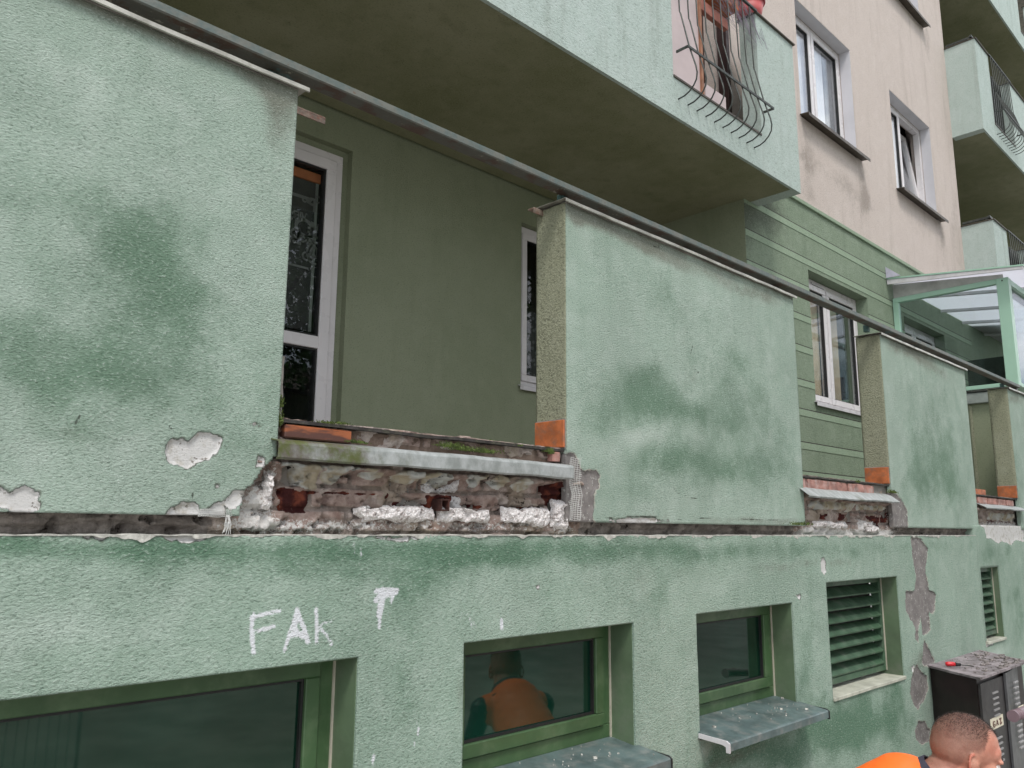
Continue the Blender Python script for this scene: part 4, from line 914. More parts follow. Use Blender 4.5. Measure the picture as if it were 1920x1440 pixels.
# upper facade balcony over the near one keeps the real depth of the block
# ---- flower pot and netting on the near balcony
pt = thing('flower_pot', 'pink rimmed flower pot perched on the balcony coping', 'flower pot')
m = MB(); m.tube([(5.62, 3.0, 5.765), (5.62, 3.0, 5.92)], [.09, .12], 24); m.build('pot', simple('pink_pot', (.5, .10, .10), .5), pt, True)
m = MB()
for k in range(24):
    a_ = 2*math.pi*k/24; b_ = 2*math.pi*(k+1)/24
    m.tube([(5.62+.125*math.cos(a_), 3.0+.125*math.sin(a_), 5.925), (5.62+.125*math.cos(b_), 3.0+.125*math.sin(b_), 5.925)], .009, 6)
m.build('rim', simple('red_rim', (.4, .03, .04), .4), pt)
m = MB()
for k in range(60):
    a_ = random.random()*6.28; r_ = random.random()*.13; p = Vector((5.62+r_*math.cos(a_), 3.0+r_*math.sin(a_), 5.94+random.random()*.1)); d = Vector((random.uniform(-1, 1), random.uniform(-1, 1), random.uniform(-.3, 1))).normalized()*.035; s = d.cross(Vector((0, 0, 1))).normalized()*.012
    m.poly([p, p+d*.5+s, p+d, p+d*.5-s])
m.build('foliage', LEAFM, pt)
m = MB()
NETM = simple('net_twine', (.30, .27, .33), .8)
for k in range(34):
    x = 4.92+k*.018; m.tube([(x, 2.93+.02*math.sin(k), 5.80), (x+.10, 2.90, 5.62+.05*math.sin(k*.8)), (x+.16, 2.88, 5.50+.03*math.sin(k*1.3))], .0012, 4)
for k in range(16):
    z = 5.48+k*.02; m.tube([(4.92+j*.075, 2.90+.015*math.sin(j+k), z+.03*math.sin(j*1.1+k*.5)-.008*j) for j in range(9)], .0012, 4)
tag(m.build('bird_net', NETM), 'tangled grey netting strung over the top of the iron grille', 'net')
bx_ = thing('planter_box', 'terracotta planter box with leaves behind the netting', 'planter')
box('trough', 4.98, 5.38, 2.96, 3.09, 5.72, 5.84, RAWTILE, bx_, .006)
m = MB()
for k in range(160):
    p = Vector((random.uniform(4.98, 5.38), random.uniform(2.9, 3.06), random.uniform(5.80, 5.98))); d = Vector((random.uniform(-1, 1), random.uniform(-1, .4), random.uniform(-.6, 1))).normalized()*.04; s = d.cross(Vector((0, 0, 1))).normalized()*.012
    m.poly([p, p+d*.5+s, p+d, p+d*.5-s])
m.build('foliage', LEAFM, bx_)

# ================================================================ GLAZED PORCH
pc = thing('glazed_porch', 'mint green framed glazed porch with sloping white roof on the far terrace', 'porch')
XP = 9.08
roofm = T('milky_roof_sheet'); nn = roofm.t.nodes; trl = nn.new('ShaderNodeBsdfTranslucent'); trl.inputs[0].default_value = (.88, .88, .93, 1)
mxr = nn.new('ShaderNodeMixShader'); mxr.inputs[0].default_value = .72; roofm.b.inputs['Base Color'].default_value = (.6, .6, .62, 1); roofm.b.inputs['Roughness'].default_value = .4
roofm.t.links.new(roofm.b.outputs[0], mxr.inputs[1]); roofm.t.links.new(trl.outputs[0], mxr.inputs[2]); roofm.t.links.new(mxr.outputs[0], roofm.out.inputs[0]); roofm = roofm.m
m = MB(); m.prism([(3.29, 4.345), (2.0, 4.195), (2.0, 4.205), (3.29, 4.355)], 8.98, 13.5); m.build('roof_sheet', roofm, pc)
m = MB(); m.prism([(3.29, 4.358), (1.98, 4.208), (1.98, 4.224), (3.29, 4.374)], 8.95, 9.03); m.build('edge_trim', PORCHG, pc)
m = MB(); m.prism([(3.29, 4.30), (1.985, 4.18), (1.985, 4.206), (3.29, 4.355)], 8.955, 8.975); m.build('verge_strip', PVCDIRTY, pc)
m = MB(); m.prism([(3.28, 4.165), (2.2, 4.165), (2.2, 4.20), (3.28, 4.325)], 9.085, 9.10); m.build('gable_panel', simple('grey_panel', (.42, .42, .40), .6), pc)
box('corner_post', XP-.01, XP+.09, 2.153, 2.262, 3.045, 4.16, PORCHG, pc, .003)
box('wall_post', XP, XP+.06, 3.235, 3.294, 3.045, 4.11, PORCHG, pc, .003)
box('side_rail', XP, XP+.06, 2.264, 3.292, 4.11, 4.163, PORCHG, pc, .003)
box('side_rail', XP, XP+.06, 2.264, 3.292, 3.045, 3.085, PORCHG, pc, .003)
box('side_pane', XP+.025, XP+.032, 2.26, 3.24, 3.08, 4.115, PGLASS, pc, 0)
box('front_rail', XP+.09, 13.4, 2.16, 2.24, 4.10, 4.16, PORCHG, pc, .003)
box('front_rail', XP+.09, 13.4, 2.16, 2.24, 3.045, 3.085, PORCHG, pc, .003)
box('front_post', 11.2, 11.26, 2.16, 2.24, 3.085, 4.10, PORCHG, pc, .003)
box('front_pane', XP+.09, 11.2, 2.19, 2.197, 3.085, 4.10, SGLASS, pc, 0)
box('front_pane', 11.26, 13.4, 2.19, 2.197, 3.085, 4.10, SGLASS, pc, 0)
for xx in (9.75, 10.6, 11.4, 12.3):
    m = MB(); m.prism([(3.28, 4.30), (2.06, 4.16), (2.06, 4.19), (3.28, 4.335)], xx, xx+.04); m.build('rafter', PVCDIRTY, pc)
box('fixing_bolt', XP-.014, XP-.008, 2.20, 2.212, 4.125, 4.137, GASKET, pc, 0)
m = MB(); m.prism([(3.29, 4.50), (3.29, 4.37), (3.14, 4.37)], 8.94, 8.955); m.build('flashing_cap', simple('lilac_tin', (.5, .48, .58), .5), pc)
dv = thing('terrace_divider', 'olive rendered divider wall with a grey cap box under the porch', 'wall')
box('render', XP+.02, XP+.12, 2.163, 3.29, 1.89, 2.90, OLIVE, dv, 0)
box('edge_strip', XP+.008, XP+.02, 2.60, 2.625, 1.9, 2.88, OLIVE_END, dv, 0)
box('cap_box', XP-.02, XP+.14, 2.35, 3.28, 2.90, 3.01, simple('grey_metal_box', (.26, .29, .27), .5), dv, .006)
box('cap_rail', XP-.03, XP+.15, 2.30, 3.28, 3.015, 3.04, IRON, dv, .003)
box('dark_sheet', XP+.5, XP+.52, 2.3, 2.75, 1.9, 3.45, simple('near_black_sheet', (.012, .02, .018), .7), dv, 0)  # plain dark sheet set inside the porch

# ================================================================ GAS CABINET
gc = thing('gas_cabinet', 'dark brown steel gas meter cabinet against the wall with a white lettered plate', 'cabinet')
CABM = simple('dark_brown_enamel', (.022, .013, .013), .35, .3, 6, 0, 60, .2); CABF = simple('brown_black_door', (.04, .035, .037), .38, .2, 5, .0006, 9, .3, (.09, .085, .08), .5)
LIDM = simple('dusty_lid', (.27, .235, .245), .8, .3, 10, .002, 40, .1, (.07, .055, .05), .8)
A_, B_, C_, D_ = (5.575, 1.985), (5.325, 1.612), (6.26, 1.60), (6.585, 1.985)
def lerp(p, q, t): return (p[0]+(q[0]-p[0])*t, p[1]+(q[1]-p[1])*t)
m = MB()
def quadprism(m, pts, z0, z1, zt=None):
    lo = [m.bm.verts.new((x, y, z0)) for x, y in pts]; hi = [m.bm.verts.new((x, y, z1)) for x, y in pts]
    for i in range(4): m.bm.faces.new((lo[i], lo[(i+1) % 4], hi[(i+1) % 4], hi[i]))
    m.bm.faces.new(lo[::-1]); m.bm.faces.new(hi); return m
quadprism(m, [A_, B_, C_, D_], .765, .778); m.sub(5); m.rough(.0025, 9, 4); m.build('lid', LIDM, gc)
ins = [(5.60, 1.98), (5.375, 1.648), (6.245, 1.636), (6.54, 1.98)]
m = MB(); quadprism(m, ins, 0.02, .758); m.build('casing', CABM, gc)
fa, fb = ins[1], ins[2]
def onfront(t0, t1, z0, z1, out, th, name, mat_, par=gc, bev=0.001):
    p, q = lerp(fa, fb, t0), lerp(fa, fb, t1); m = MB(); quadprism(m, [(p[0], p[1]-out-th), (q[0], q[1]-out-th), (q[0], q[1]-out), (p[0], p[1]-out)], z0, z1); return m.build(name, mat_, par)
d1 = onfront(.01, .475, .03, .735, .002, .014, 'door', CABF)

p, q = lerp(fa, fb, .49), lerp(fa, fb, 1.0)
m = MB(); quadprism(m, [(p[0], p[1]-.03), (q[0]+.02, q[1]+.01), (q[0]+.02, q[1]+.024), (p[0], p[1]-.016)], .03, .75); d2 = m.build('door', simple('grey_sheen_door', (.11, .11, .115), .35, .2, 5, 0, 60, .3), gc)
LV = simple('louvre_edge', (.30, .29, .29), .35)
for zz in [.655-.032*k for k in range(5)]+[.40-.032*k for k in range(5)]:
    o_ = onfront(.225, .335, zz, zz+.009, .016, .007, 'vent_louvre', LV, d1)
    p2 = (6.09, 1.585) ; m = MB(); m.box(5.93, 6.01, 1.600, 1.612, zz+.02, zz+.03, .001); m.build('vent_louvre', LV, d2)
pt_ = onfront(.135, .395, .462, .524, .016, .003, 'plate', simple('ivory_plate', (.72, .66, .52), .5, .06, 20), d1)
LETT = simple('letter_brown', (.10, .03, .02), .6)
def stroke_letters(word, x, z, h, w, y, mat_, parent, gap):
    G = {'G': [[(.95, .8), (.75, 1), (.35, 1), (.08, .75), (.08, .25), (.35, 0), (.75, 0), (.92, .15), (.92, .45)], [(.6, .45), (.95, .45)]],
         'A': [[(.02, 0), (.5, 1), (.98, 0)], [(.22, .34), (.78, .34)]],
         'Z': [[(.08, .75), (.08, 1), (.92, 1), (.1, 0), (.95, 0), (.95, .28)]]}
    m = MB()
    for ch in word:
        for ln in G[ch]:
            for (a0, b0), (a1, b1) in zip(ln[:-1], ln[1:]): m.tube([(x+a0*w, y, z+b0*h), (x+a1*w, y, z+b1*h)], .0021, 5)
        x += w+gap
    return m.build('lettering', mat_, parent)
xg = lerp(fa, fb, .165)[0]; stroke_letters('GAZ', xg, .477, .032, .036, lerp(fa, fb, .36)[1]-.021, LETT, d1, .026)
m = MB(); m.box(5.95, 6.06, 1.592, 1.602, .475, .535); m.build('plate', simple('ivory_plate2', (.72, .66, .52), .5), d2)
tl = thing('screwdriver', 'small red and black handled screwdriver lying on the cabinet lid', 'screwdriver')
m = MB(); m.tube([(5.600, 1.885, .795), (5.606, 1.875, .795), (5.625, 1.85, .795), (5.632, 1.84, .794)], [.010, .014, .014, .011], 10); m.build('handle', simple('red_plastic', (.55, .02, .03), .35), tl, True)
m = MB(); m.tube([(5.632, 1.84, .794), (5.652, 1.815, .793)], [.012, .009], 10); m.build('grip_end', GASKET, tl, True)
m = MB(); m.tube([(5.652, 1.815, .792), (5.70, 1.755, .786)], .003, 6); m.build('shaft', IRON, tl, True)
m = MB()
for k in range(190):
    u = random.random()**.8; v = random.random(); pnt = lerp(lerp(A_, B_, .05+.9*v), lerp(D_, C_, .05+.9*v), .12+.86*u); r = random.choice([.002, .003, .004, .006, .010]) if v > .5 or u > .5 else .002
    m.box(pnt[0]-r*1.4, pnt[0]+r*1.4, pnt[1]-r, pnt[1]+r, .779, .780+r*.7, 0, Matrix.Rotation(random.random()*3, 3, 'Z'))
tag(m.build('rubble_crumbs', simple('lid_crumbs', (.24, .21, .20), .9, .6, 70)), 'crumbled plaster scattered on the gas cabinet lid', 'rubble', kind='stuff')
pp = thing('pipe_fitting', 'ribbed purplish grey plastic pipe end in front of the gas cabinet', 'pipe')
PIPM = simple('mauve_plastic', (.20, .13, .15), .5, .1, 8)
y_ = 1.30; (xa_, za_) = W(1899, 1343, y_); 
m = MB(); m.tube([(xa_, y_, za_), (xa_+.02, y_, za_), (xa_+.022, y_, za_), (xa_+.5, y_+.05, za_-.04)], [.028, .028, .024, .024], 20); m.build('pipe', PIPM, pp)
for k in range(3):
    m = MB(); m.tube([(xa_+.03+.035*k, y_, za_-.002*k), (xa_+.038+.035*k, y_, za_-.003*k)], .0265, 20); m.build('rib', PIPM, pp, True)

# ================================================================ MOSS, LITTER, SMALL PLANTS
def clump(m, c, r, n, s=.006, up=.6):
    for k in range(n):
        v = Vector((random.gauss(0, 1), random.gauss(0, .6), abs(random.gauss(0, .6)))); v = Vector((v.x*r[0], v.y*r[1], v.z*r[2])); p = Vector(c)+v
        d = Vector((random.uniform(-1, 1), random.uniform(-1, .5), random.uniform(-.2, 1)+up)).normalized()*s*random.uniform(.6, 1.5); q = d.cross(Vector((random.random(), random.random(), .3))).normalized()*s*.3
        m.poly([p, p+d*.5+q, p+d, p+d*.5-q])
m = MB()
for (px, py, rx, rz, n) in ((665, 832, .03, .005, 220), (845, 840, .045, .010, 520), (905, 850, .05, .010, 520), (870, 846, .06, .008, 400), (1025, 848, .02, .010, 160), (610, 795, .03, .003, 120), (640, 797, .02, .003, 80), (522, 765, .004, .02, 260), (520, 800, .006, .03, 220), (1030, 852, .008, .008, 90), (970, 838, .01, .004, 60)):
    x, z = W(px, py, 2.02); clump(m, (x, 2.012, z), (rx*.6, .012, rz), n, .0055)
tag(m.build('moss', MOSSM), 'green moss growing along the broken sill of the wide gap', 'moss', kind='stuff')
m = MB()
for (px, py, rx, rz, n) in ((1672, 925, .03, .012, 260), (1500, 985, .06, .010, 200), (1607, 905, .015, .006, 60)):
    x, z = W(px, py, 2.0); clump(m, (x, 1.995, z), (rx, .01, rz), n, .008)
tag(m.build('moss', MOSSM), 'olive moss in the corner of the second gap by the orange tile', 'moss', kind='stuff')
m = MB()
for (px, py) in ((921, 826), (915, 828), (926, 829)):
    x, z = W(px, py, 2.06); c = Vector((x, 2.06, z-.005))
    for k in range(5):
        a_ = k*1.3; d = Vector((math.cos(a_), math.sin(a_)*.6, .5)).normalized()*.016; s = d.cross(Vector((0, 0, 1))).normalized()*.006; m.poly([c, c+d*.6+s, c+d, c+d*.6-s])
tag(m.build('seedling', simple('bright_leaf', (.13, .30, .03), .5)), 'tiny bright green seedling on the terrace edge', 'seedling')
SH = simple('tile_shard', (.36, .27, .24), .85, .25, 20)
for i, (px, py, w, lb) in enumerate(((735, 806, .10, 'leftmost flat pinkish tile shard on the terrace edge'), (866, 817, .045, 'short thick tile shard in the middle of the terrace edge'), (900, 822, .13, 'longest thin tile shard on the terrace edge by the seedling'), (938, 827, .06, 'rightmost pale tile shard on the terrace edge'))):
    x, z = W(px, py, 2.06); m = MB(); m.box(x-w/2, x+w/2, 2.04, 2.085, 1.8935, 1.9015 if i != 1 else 1.905, .0015, Matrix.Rotation(.1*(i-1.5), 3, 'Z')); m.sub(1); m.rough(.0025, 30, i)
    tag(m.build('tile_shard', SH), lb, 'tile shard', 'tile shards on the terrace edge')
# houseplant in the loggia window
m = MB()
for k in range(26):
    p = Vector((4.555+random.uniform(-.03, .03), 4.60+random.uniform(-.02, .02), 3.40+random.random()*.22)); d = Vector((random.uniform(-1, 1), -.5, random.uniform(-.3, 1))).normalized()*.04; s = d.cross(Vector((0, 0, 1))).normalized()*.012; m.poly([p, p+d*.5+s, p+d, p+d*.5-s])
tag(m.build('houseplant', LEAFM), 'small leafy houseplant behind the loggia window glass', 'houseplant')

# ================================================================ WORKER
FX = Vector((.61, -.79, 0)).normalized(); LX = Vector((-FX.y, FX.x, 0)); UZ = Vector((0, 0, 1))
HC = Vector((3.085, .995, .872))
pitch = math.radians(12)
hF = (FX*math.cos(pitch)-UZ*math.sin(pitch)).normalized(); hU = (UZ*math.cos(pitch)+FX*math.sin(pitch)).normalized(); hL = LX
def H(f, l, u): return HC+hF*f+hL*l+hU*u
_sph = {}
def sph(seg):
    if seg not in _sph:
        b = bmesh.new(); bmesh.ops.create_uvsphere(b, u_segments=seg, v_segments=seg//2, radius=1)
        _sph[seg] = (np.array([v.co[:] for v in b.verts]), [[v.index for v in f.verts] for f in b.faces]); b.free()
    return _sph[seg]
class Acc:
    def __init__(s): s.v = []; s.f = []; s.n = 0
    def add(s, V, F): s.v.append(V); s.f += [[i+s.n for i in q] for q in F]; s.n += len(V)
    def mesh(s, name): me = bpy.data.meshes.new(name); me.from_pydata(np.concatenate(s.v).tolist(), [], s.f); return me
def ell(bm, c, ax, r, seg=24):
    V, F = sph(seg); A = np.array([list(a) for a in ax]); bm.add(np.array(c)+(V*np.array(r))@A, F)
def cap(bm, a, b, ra, rb, seg=16):
    a = Vector(a); b = Vector(b); n = max(3, int((b-a).length/(.35*min(ra, rb)))); V, F = sph(seg)
    for i in range(n+1):
        t = i/n; bm.add(np.array(a.lerp(b, t))+V*(ra+(rb-ra)*t), F)
AX = (hF, hL, hU)
def remeshed(name, bm, voxel, mat_, parent, smooth_it=6):
    me = bm.mesh(name); o = bpy.data.objects.new(name, me); C.objects.link(o)
    r = o.modifiers.new('r', 'REMESH'); r.mode = 'VOXEL'; r.voxel_size = voxel; s = o.modifiers.new('s', 'SMOOTH'); s.iterations = smooth_it; s.factor = .5
    dg = bpy.context.evaluated_depsgraph_get(); nm = bpy.data.meshes.new_from_object(o.evaluated_get(dg)); bpy.data.objects.remove(o)
    nm.name = name; nm.polygons.foreach_set('use_smooth', [True]*len(nm.polygons)); return link(name, nm, mat_, parent)
pr_ = thing('person', 'close cropped man in an orange vest bending down beside the gas cabinet', 'person')
bm = Acc()
S = 1.06
def HH(f, l, u): return H(f*S, l*S, u*S)
ell(bm, HH(-.012, 0, .035), AX, (.098*S, .077*S, .088*S), 32)           # cranium
ell(bm, HH(-.035, 0, .02), AX, (.075*S, .074*S, .075*S), 32)            # occiput
ell(bm, HH(.040, 0, -.035), AX, (.048*S, .058*S, .085*S), 28)           # face
ell(bm, HH(.062, 0, .028), AX, (.028*S, .056*S, .035*S), 24)            # forehead
for s_ in (-1, 1):
    ell(bm, HH(.080, s_*.030, .008), AX, (.012*S, .024*S, .008*S), 16)  # brow ridge
    ell(bm, HH(.062, s_*.045, -.03), AX, (.024*S, .020*S, .018*S), 16)  # cheekbone
    ell(bm, HH(.020, s_*.048, -.075), AX, (.035*S, .014*S, .022*S), 16) # jaw
ell(bm, HH(.078, 0, -.110), AX, (.018*S, .022*S, .016*S), 16)           # chin
cap(bm, HH(.084, 0, .0), HH(.106, 0, -.042), .008, .013, 12)            # nose
for s_ in (-1, 1): ell(bm, HH(.094, s_*.011, -.045), AX, (.010*S, .008*S, .007*S), 12)
ell(bm, HH(.088, 0, -.070), AX, (.008*S, .022*S, .006*S), 12); ell(bm, HH(.085, 0, -.083), AX, (.009*S, .018*S, .006*S), 12)
for s_ in (-1, 1):   # ears: rim, concha hollow comes from the ring shape
    ce = HH(-.008, s_*.068, -.012); n = 14
    ea = (hF*.8-hL*s_*-.0+hU*.15).normalized(); eu = (hU-ea*hU.dot(ea)).normalized()
    pts = [ce+ea*(.017*math.cos(2*math.pi*k/n)*1)+eu*(.031*math.sin(2*math.pi*k/n))+hL*s_*(.010-.008*math.cos(2*math.pi*k/n)) for k in range(n+1)]
    for k in range(n): cap(bm, pts[k], pts[k+1], .0048, .0048, 8)
    ell(bm, ce+hL*s_*.001, (ea, hL, eu), (.016, .009, .028), 12); ell(bm, ce-eu*.030+hL*s_*.003, (ea, hL, eu), (.009, .005, .009), 10)
    ell(bm, ce+ea*.010+hL*s_*.008, (ea, hL, eu), (.004, .004, .008), 8)
FX0 = FX; FX = Vector((.32, -.947, 0)).normalized(); LX0 = LX; LX = Vector((-FX.y, FX.x, 0))
NB = HH(-.085, 0, -.115)                                                 # base of the neck, body lies back and to the left
cap(bm, HH(-.025, 0, -.03), NB, .064, .070, 16)
SH_ = NB-FX*.06-UZ*.055; HIP = SH_-FX*.36-UZ*.21
cap(bm, NB, SH_, .070, .10, 16); cap(bm, SH_, HIP, .11, .13, 16)
hands = {}
for s_ in (-1, 1):
    sh = SH_+LX*s_*.17; el = sh+FX*.10-UZ*.27+LX*s_*.05; wr = el+FX*.20-UZ*.16-LX*s_*.05
    cap(bm, SH_, sh, .09, .062, 12); cap(bm, sh, el, .055, .042, 12); cap(bm, el, wr, .040, .027, 12)
    palm = wr+(wr-el).normalized()*.05; dirp = (wr-el).normalized(); side = LX
    ell(bm, palm, (dirp, LX, dirp.cross(LX)), (.048, .040, .016), 16)
    for k, ln in enumerate((.062, .072, .068, .055)):
        b0 = palm+dirp*.035+LX*((k-1.5)*.020); m1 = b0+dirp*ln*.55-UZ*.006; m2 = m1+(dirp*.6-UZ*.8).normalized()*ln*.45
        cap(bm, b0, m1, .0095, .0088, 8); cap(bm, m1, m2, .0088, .0075, 8)
    tb = palm-LX*s_*.035; cap(bm, tb, tb-LX*s_*.025+dirp*.03, .011, .009, 8)
    hp = HIP+LX*s_*.09; kn = hp+FX*.30-UZ*.22+LX*s_*.08; an = Vector((kn.x, kn.y, 0))-FX*.12; an.z = .09
    cap(bm, hp, kn, .085, .058, 12); cap(bm, kn, an, .055, .038, 12); cap(bm, an-UZ*.04-FX*.05, an-UZ*.045+FX*.15, .04, .035, 10)
def skin_mat():
    t = T('skin_and_cropped_hair')
    c = t.mix(t.ramp(t.noise(24, 4, .6), .3, .7), (.50, .215, .15), (.60, .30, .215))
    c = t.mix(t.math('MULTIPLY', t.attr('ruddy'), .8), c, (.50, .12, .08))
    c = t.mix(t.math('MULTIPLY', t.attr('beard'), t.ramp(t.noise(700, 2), .4, .6, .2, .6)), c, (.12, .07, .055))
    hn = t.ramp(t.noise(520, 3, .7), .35, .65, .75, 1.0)
    c = t.mix(t.math('MULTIPLY', t.attr('hair'), hn), c, (.016, .009, .008))
    c = t.mix(t.attr('cloth'), c, (.035, .035, .05))
    h = t.math('ADD', t.math('MULTIPLY', t.noise(420, 2), .0010), t.math('MULTIPLY', t.noise(60, 3), .0012))
    return t.fin(c, t.ramp(t.attr('hair'), 0, 1, .42, .7), t.bump(h, 1.0), Subsurface_Weight=.08, Subsurface_Scale=.02)
body = remeshed('body', bm, .0042, skin_mat(), pr_, 4)
nv = len(body.data.vertices); P = np.empty(nv*3, np.float32); body.data.vertices.foreach_get('co', P); P = P.reshape(-1, 3)
rel = P-np.array(HC); lf = rel@np.array(hF)/S; ll = rel@np.array(hL)/S; lu = rel@np.array(hU)/S
nz_ = (fbm(lf*60+5, lu*60+ll*40, 3, 3)-.5)*.02
line = np.where(lf > .035, .072-np.clip((lf-.035)*.3, 0, .05)*0, np.interp(lf, [-.12, -.05, -.02, .0, .02, .035], [-.075, -.055, .000, .018, .03, .072]))
# receding temples
line = line+np.where(lf > .02, np.clip(np.abs(ll)-.02, 0, 1)*.25, 0)
hair = np.clip((lu-line+nz_)/.022, 0, 1)*(lu > -.09); hair *= (np.linalg.norm(rel, axis=1) < .20)
# thinner on the sides, dense on top
dens = np.clip(.50+(lu-.02)*5, .42, .95)*np.clip(1.15-(lf > .04)*(np.abs(ll) > .035)*.5, 0, 1)
ear = (np.abs(ll) > .078) & (lu < .03) & (np.abs(lf+.008) < .03)
hair = hair*dens*(~ear)
beard = np.clip((-.055-lu)/.02, 0, 1)*(lf > .0)*(np.linalg.norm(rel, axis=1) < .17)
ruddy = np.where(ear, .7, 0)+np.exp(-((lf+.04)**2+(lu+.06)**2)/.0012)*.7+np.exp(-((lf-.06)**2+(lu-.04)**2)/.0012)*.35
hp_ = np.where(hair > .35)[0]; nrm = np.empty(nv*3, np.float32); body.data.vertices.foreach_get('normal', nrm); nrm = nrm.reshape(-1, 3)
rh = np.random.RandomState(4); sel = rh.choice(hp_, min(len(hp_)*2, 26000)); HV = []; HF = []
topw = np.clip((lu[sel]-.045)/.03, 0, 1)
dirn = nrm[sel]*.8+np.array(hF)*.35*topw[:, None]+rh.normal(0, .28, (len(sel), 3)); dirn /= np.linalg.norm(dirn, axis=1)[:, None]
ln_ = .002+.0045*topw; sd_ = np.cross(dirn, rh.normal(0, 1, (len(sel), 3))); sd_ /= np.linalg.norm(sd_, axis=1)[:, None]
p0 = P[sel]+rh.normal(0, .0014, (len(sel), 3)); HV = np.stack([p0-sd_*.00045, p0+sd_*.00045, p0+dirn*ln_[:, None]], 1).reshape(-1, 3)
keep_ = rh.random_sample(len(sel)) < (.16+.5*topw); HV = HV.reshape(-1, 3, 3)[keep_].reshape(-1, 3)
ho = link('hair', mesh_np('hair', HV, np.arange(len(HV)).reshape(-1, 3)), simple('short_hair', (.022, .013, .010), .6, .5, 400), pr_); ho['kind'] = 'stuff'
cloth = ((rel@np.array(FX) < -.125) | (P[:, 2] < .50)) & (np.linalg.norm(rel, axis=1) > .17)
hd = np.zeros(nv, bool)
cloth = cloth | ((P[:, 2] < .70) & (np.linalg.norm(rel, axis=1) > .19))
for nme, arr in (('hair', hair), ('beard', beard), ('ruddy', ruddy), ('cloth', cloth)):
    a_ = body.data.attributes.new(nme, 'FLOAT', 'POINT'); a_.data.foreach_set('value', np.asarray(arr, np.float32))
EYEM = simple('eye_white', (.7, .66, .62), .2); IRIS = simple('dark_iris', (.03, .02, .015), .1)
for s_ in (-1, 1):
    bm2 = Acc(); ell(bm2, HH(.0745, s_*.030, -.010), AX, (.0115, .0125, .0105), 16); me = bm2.mesh('eye'); link('eye', me, EYEM, pr_)
    bm2 = Acc(); ell(bm2, HH(.0825, s_*.029, -.013), AX, (.004, .0055, .0055), 12); me = bm2.mesh('iris'); link('iris', me, IRIS, pr_)
    m = MB(); m.tube([HH(.090, s_*.012, .010), HH(.089, s_*.028, .016), HH(.078, s_*.046, .012)], [.003, .0042, .002], 6); m.build('eyebrow', simple('eyebrow_hair', (.03, .018, .012), .9, .3, 300), pr_)
ORG = simple('fluorescent_orange', (1.0, .165, .015), .6, .05, 6, .003, 14)
bm = Acc()
VB = NB-FX*.05-UZ*.035
cap(bm, VB, SH_-FX*.03, .088, .135, 16); cap(bm, SH_-FX*.03, HIP, .145, .155, 16)
for s_ in (-1, 1): cap(bm, SH_-FX*.01, SH_+LX*s_*.13+UZ*.0, .10, .074, 16)
vest = remeshed('vest', bm, .008, ORG, pr_, 10)
NAVY = simple('navy_collar', (.035, .035, .055), .85, .15, 60, .002, 300)
m = MB(); n = 20; ax_ = (NB-HH(-.025, 0, -.03)).normalized(); u_ = LX; v_ = ax_.cross(u_).normalized()
for j, (off, rad) in enumerate(((-.028, .078), (.006, .084), (.034, .108))): pass
rings = [[m.bm.verts.new(NB+ax_*off+u_*math.cos(2*math.pi*k/n)*rad*1.05+v_*math.sin(2*math.pi*k/n)*rad) for k in range(n)] for off, rad in ((-.045, .080), (-.012, .090), (.020, .104), (.055, .135))]
for r0, r1 in zip(rings[:-1], rings[1:]):
    for k in range(n): m.bm.faces.new((r0[k], r0[(k+1) % n], r1[(k+1) % n], r1[k]))
o_ = m.build('collar', NAVY, pr_, True); md = o_.modifiers.new('s', 'SOLIDIFY'); md.thickness = .006

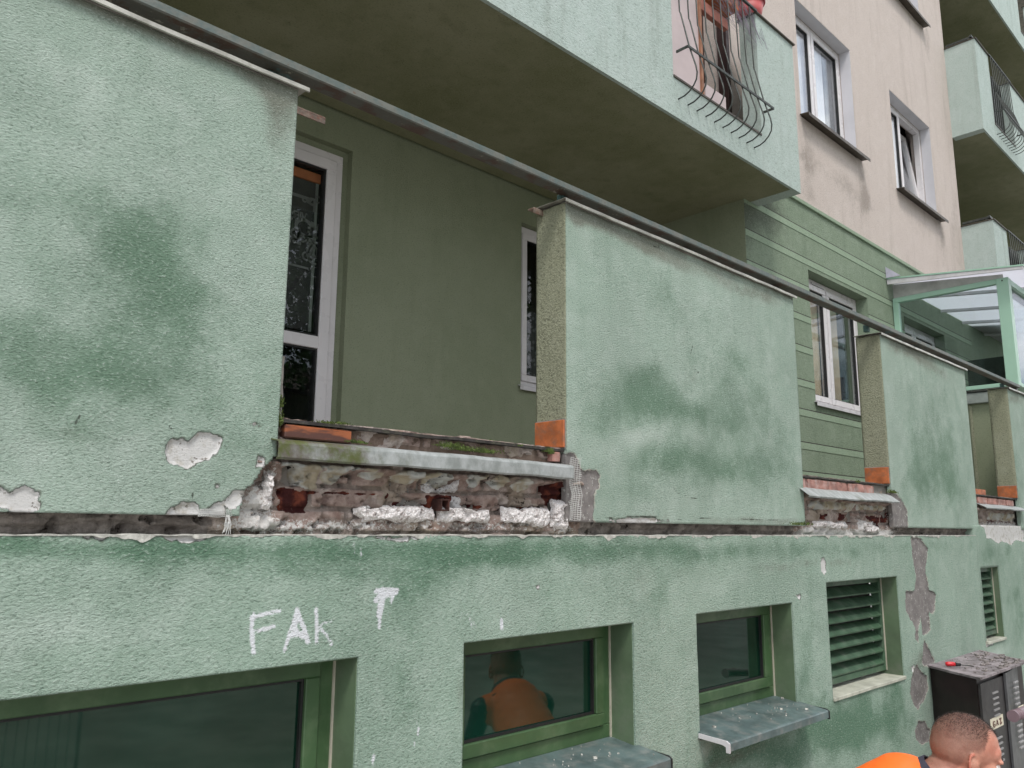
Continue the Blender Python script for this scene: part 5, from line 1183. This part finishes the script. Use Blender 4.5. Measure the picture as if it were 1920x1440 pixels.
# ================================================================ OPPOSITE SIDE (seen only in the glass)
def tree(x, y, h, seed, label):
    rs = random.Random(seed); t = thing('broadleaf_tree', label, 'tree', 'trees across the yard')
    m = MB(); m.tube([(x, y, 0), (x+.1, y, h*.3), (x+.2, y+.1, h*.6)], [.22, .17, .09], 10)
    limbs = []
    for k in range(9):
        a = k*2.4; z0_ = h*(.28+.035*k); e = (x+math.cos(a)*h*.22, y+math.sin(a)*h*.22, z0_+h*.2); m.tube([(x+.1, y, z0_), ((x+e[0])/2, (y+e[1])/2, z0_+h*.08), e], [.09, .06, .03], 6); limbs.append(e)
    m.build('trunk', simple('bark', (.07, .055, .04), .9, .3, 12), t)
    V = []; F = []
    for c in range(80):
        cx = Vector((rs.gauss(0, h*.16), rs.gauss(0, h*.13), 0)); cz = h*.60+rs.gauss(0, h*.17); rr = h*.07
        for k in range(170):
            p = Vector((x+cx.x+rs.gauss(0, rr), y+cx.y+rs.gauss(0, rr), cz+rs.gauss(0, rr*.8))); d = Vector((rs.uniform(-1, 1), rs.uniform(-1, 1), rs.uniform(-1, .6))).normalized()*.17; s = d.cross(Vector((rs.random(), rs.random(), 1))).normalized()*.075
            i = len(V); V += [p, p+d*.5+s, p+d, p+d*.5-s]; F.append((i, i+1, i+2, i+3))
    link('crown', mesh_np('crown', [tuple(v) for v in V], F), LEAFM, t)
tree(7.5, -6.5, 13, 1, 'tallest broadleaf tree across the yard'); tree(12.5, -8, 13, 2, 'right hand broadleaf tree across the yard'); tree(1.0, -10, 7.5, 3, 'left hand broadleaf tree across the yard')
ob = thing('apartment_block', 'cream block across the yard reflected in the glass', 'building')
box('wall', 0, 60, -46, -36, 0, 11, PALE, ob, 0); box('roof', -1, 61, -47, -35, 11, 11.4, CONC, ob, 0)
for i in range(14):
    for j in range(3): box('window', 2+i*4.1, 3.6+i*4.1, -36.0, -35.95, 1.6+j*3.1, 3.1+j*3.1, GASKET, ob, 0)
fn = thing('construction_fence', 'galvanised mesh fence panel standing behind the camera', 'fence')
m = MB(); m.tube([(.75, -.75, .05), (.75, -.75, 1.15), (1.55, -.75, 1.15), (1.55, -.75, .05)], .012, 8); m.build('frame', simple('fence_zinc', (.5, .52, .52), .5), fn)
for k in range(15):
    m = MB(); xx = .80+k*.05; m.tube([(xx, -.75, .05), (xx, -.75, 1.14)], .003, 5); m.build('wire', simple('fence_wire', (.5, .52, .52), .5), fn)
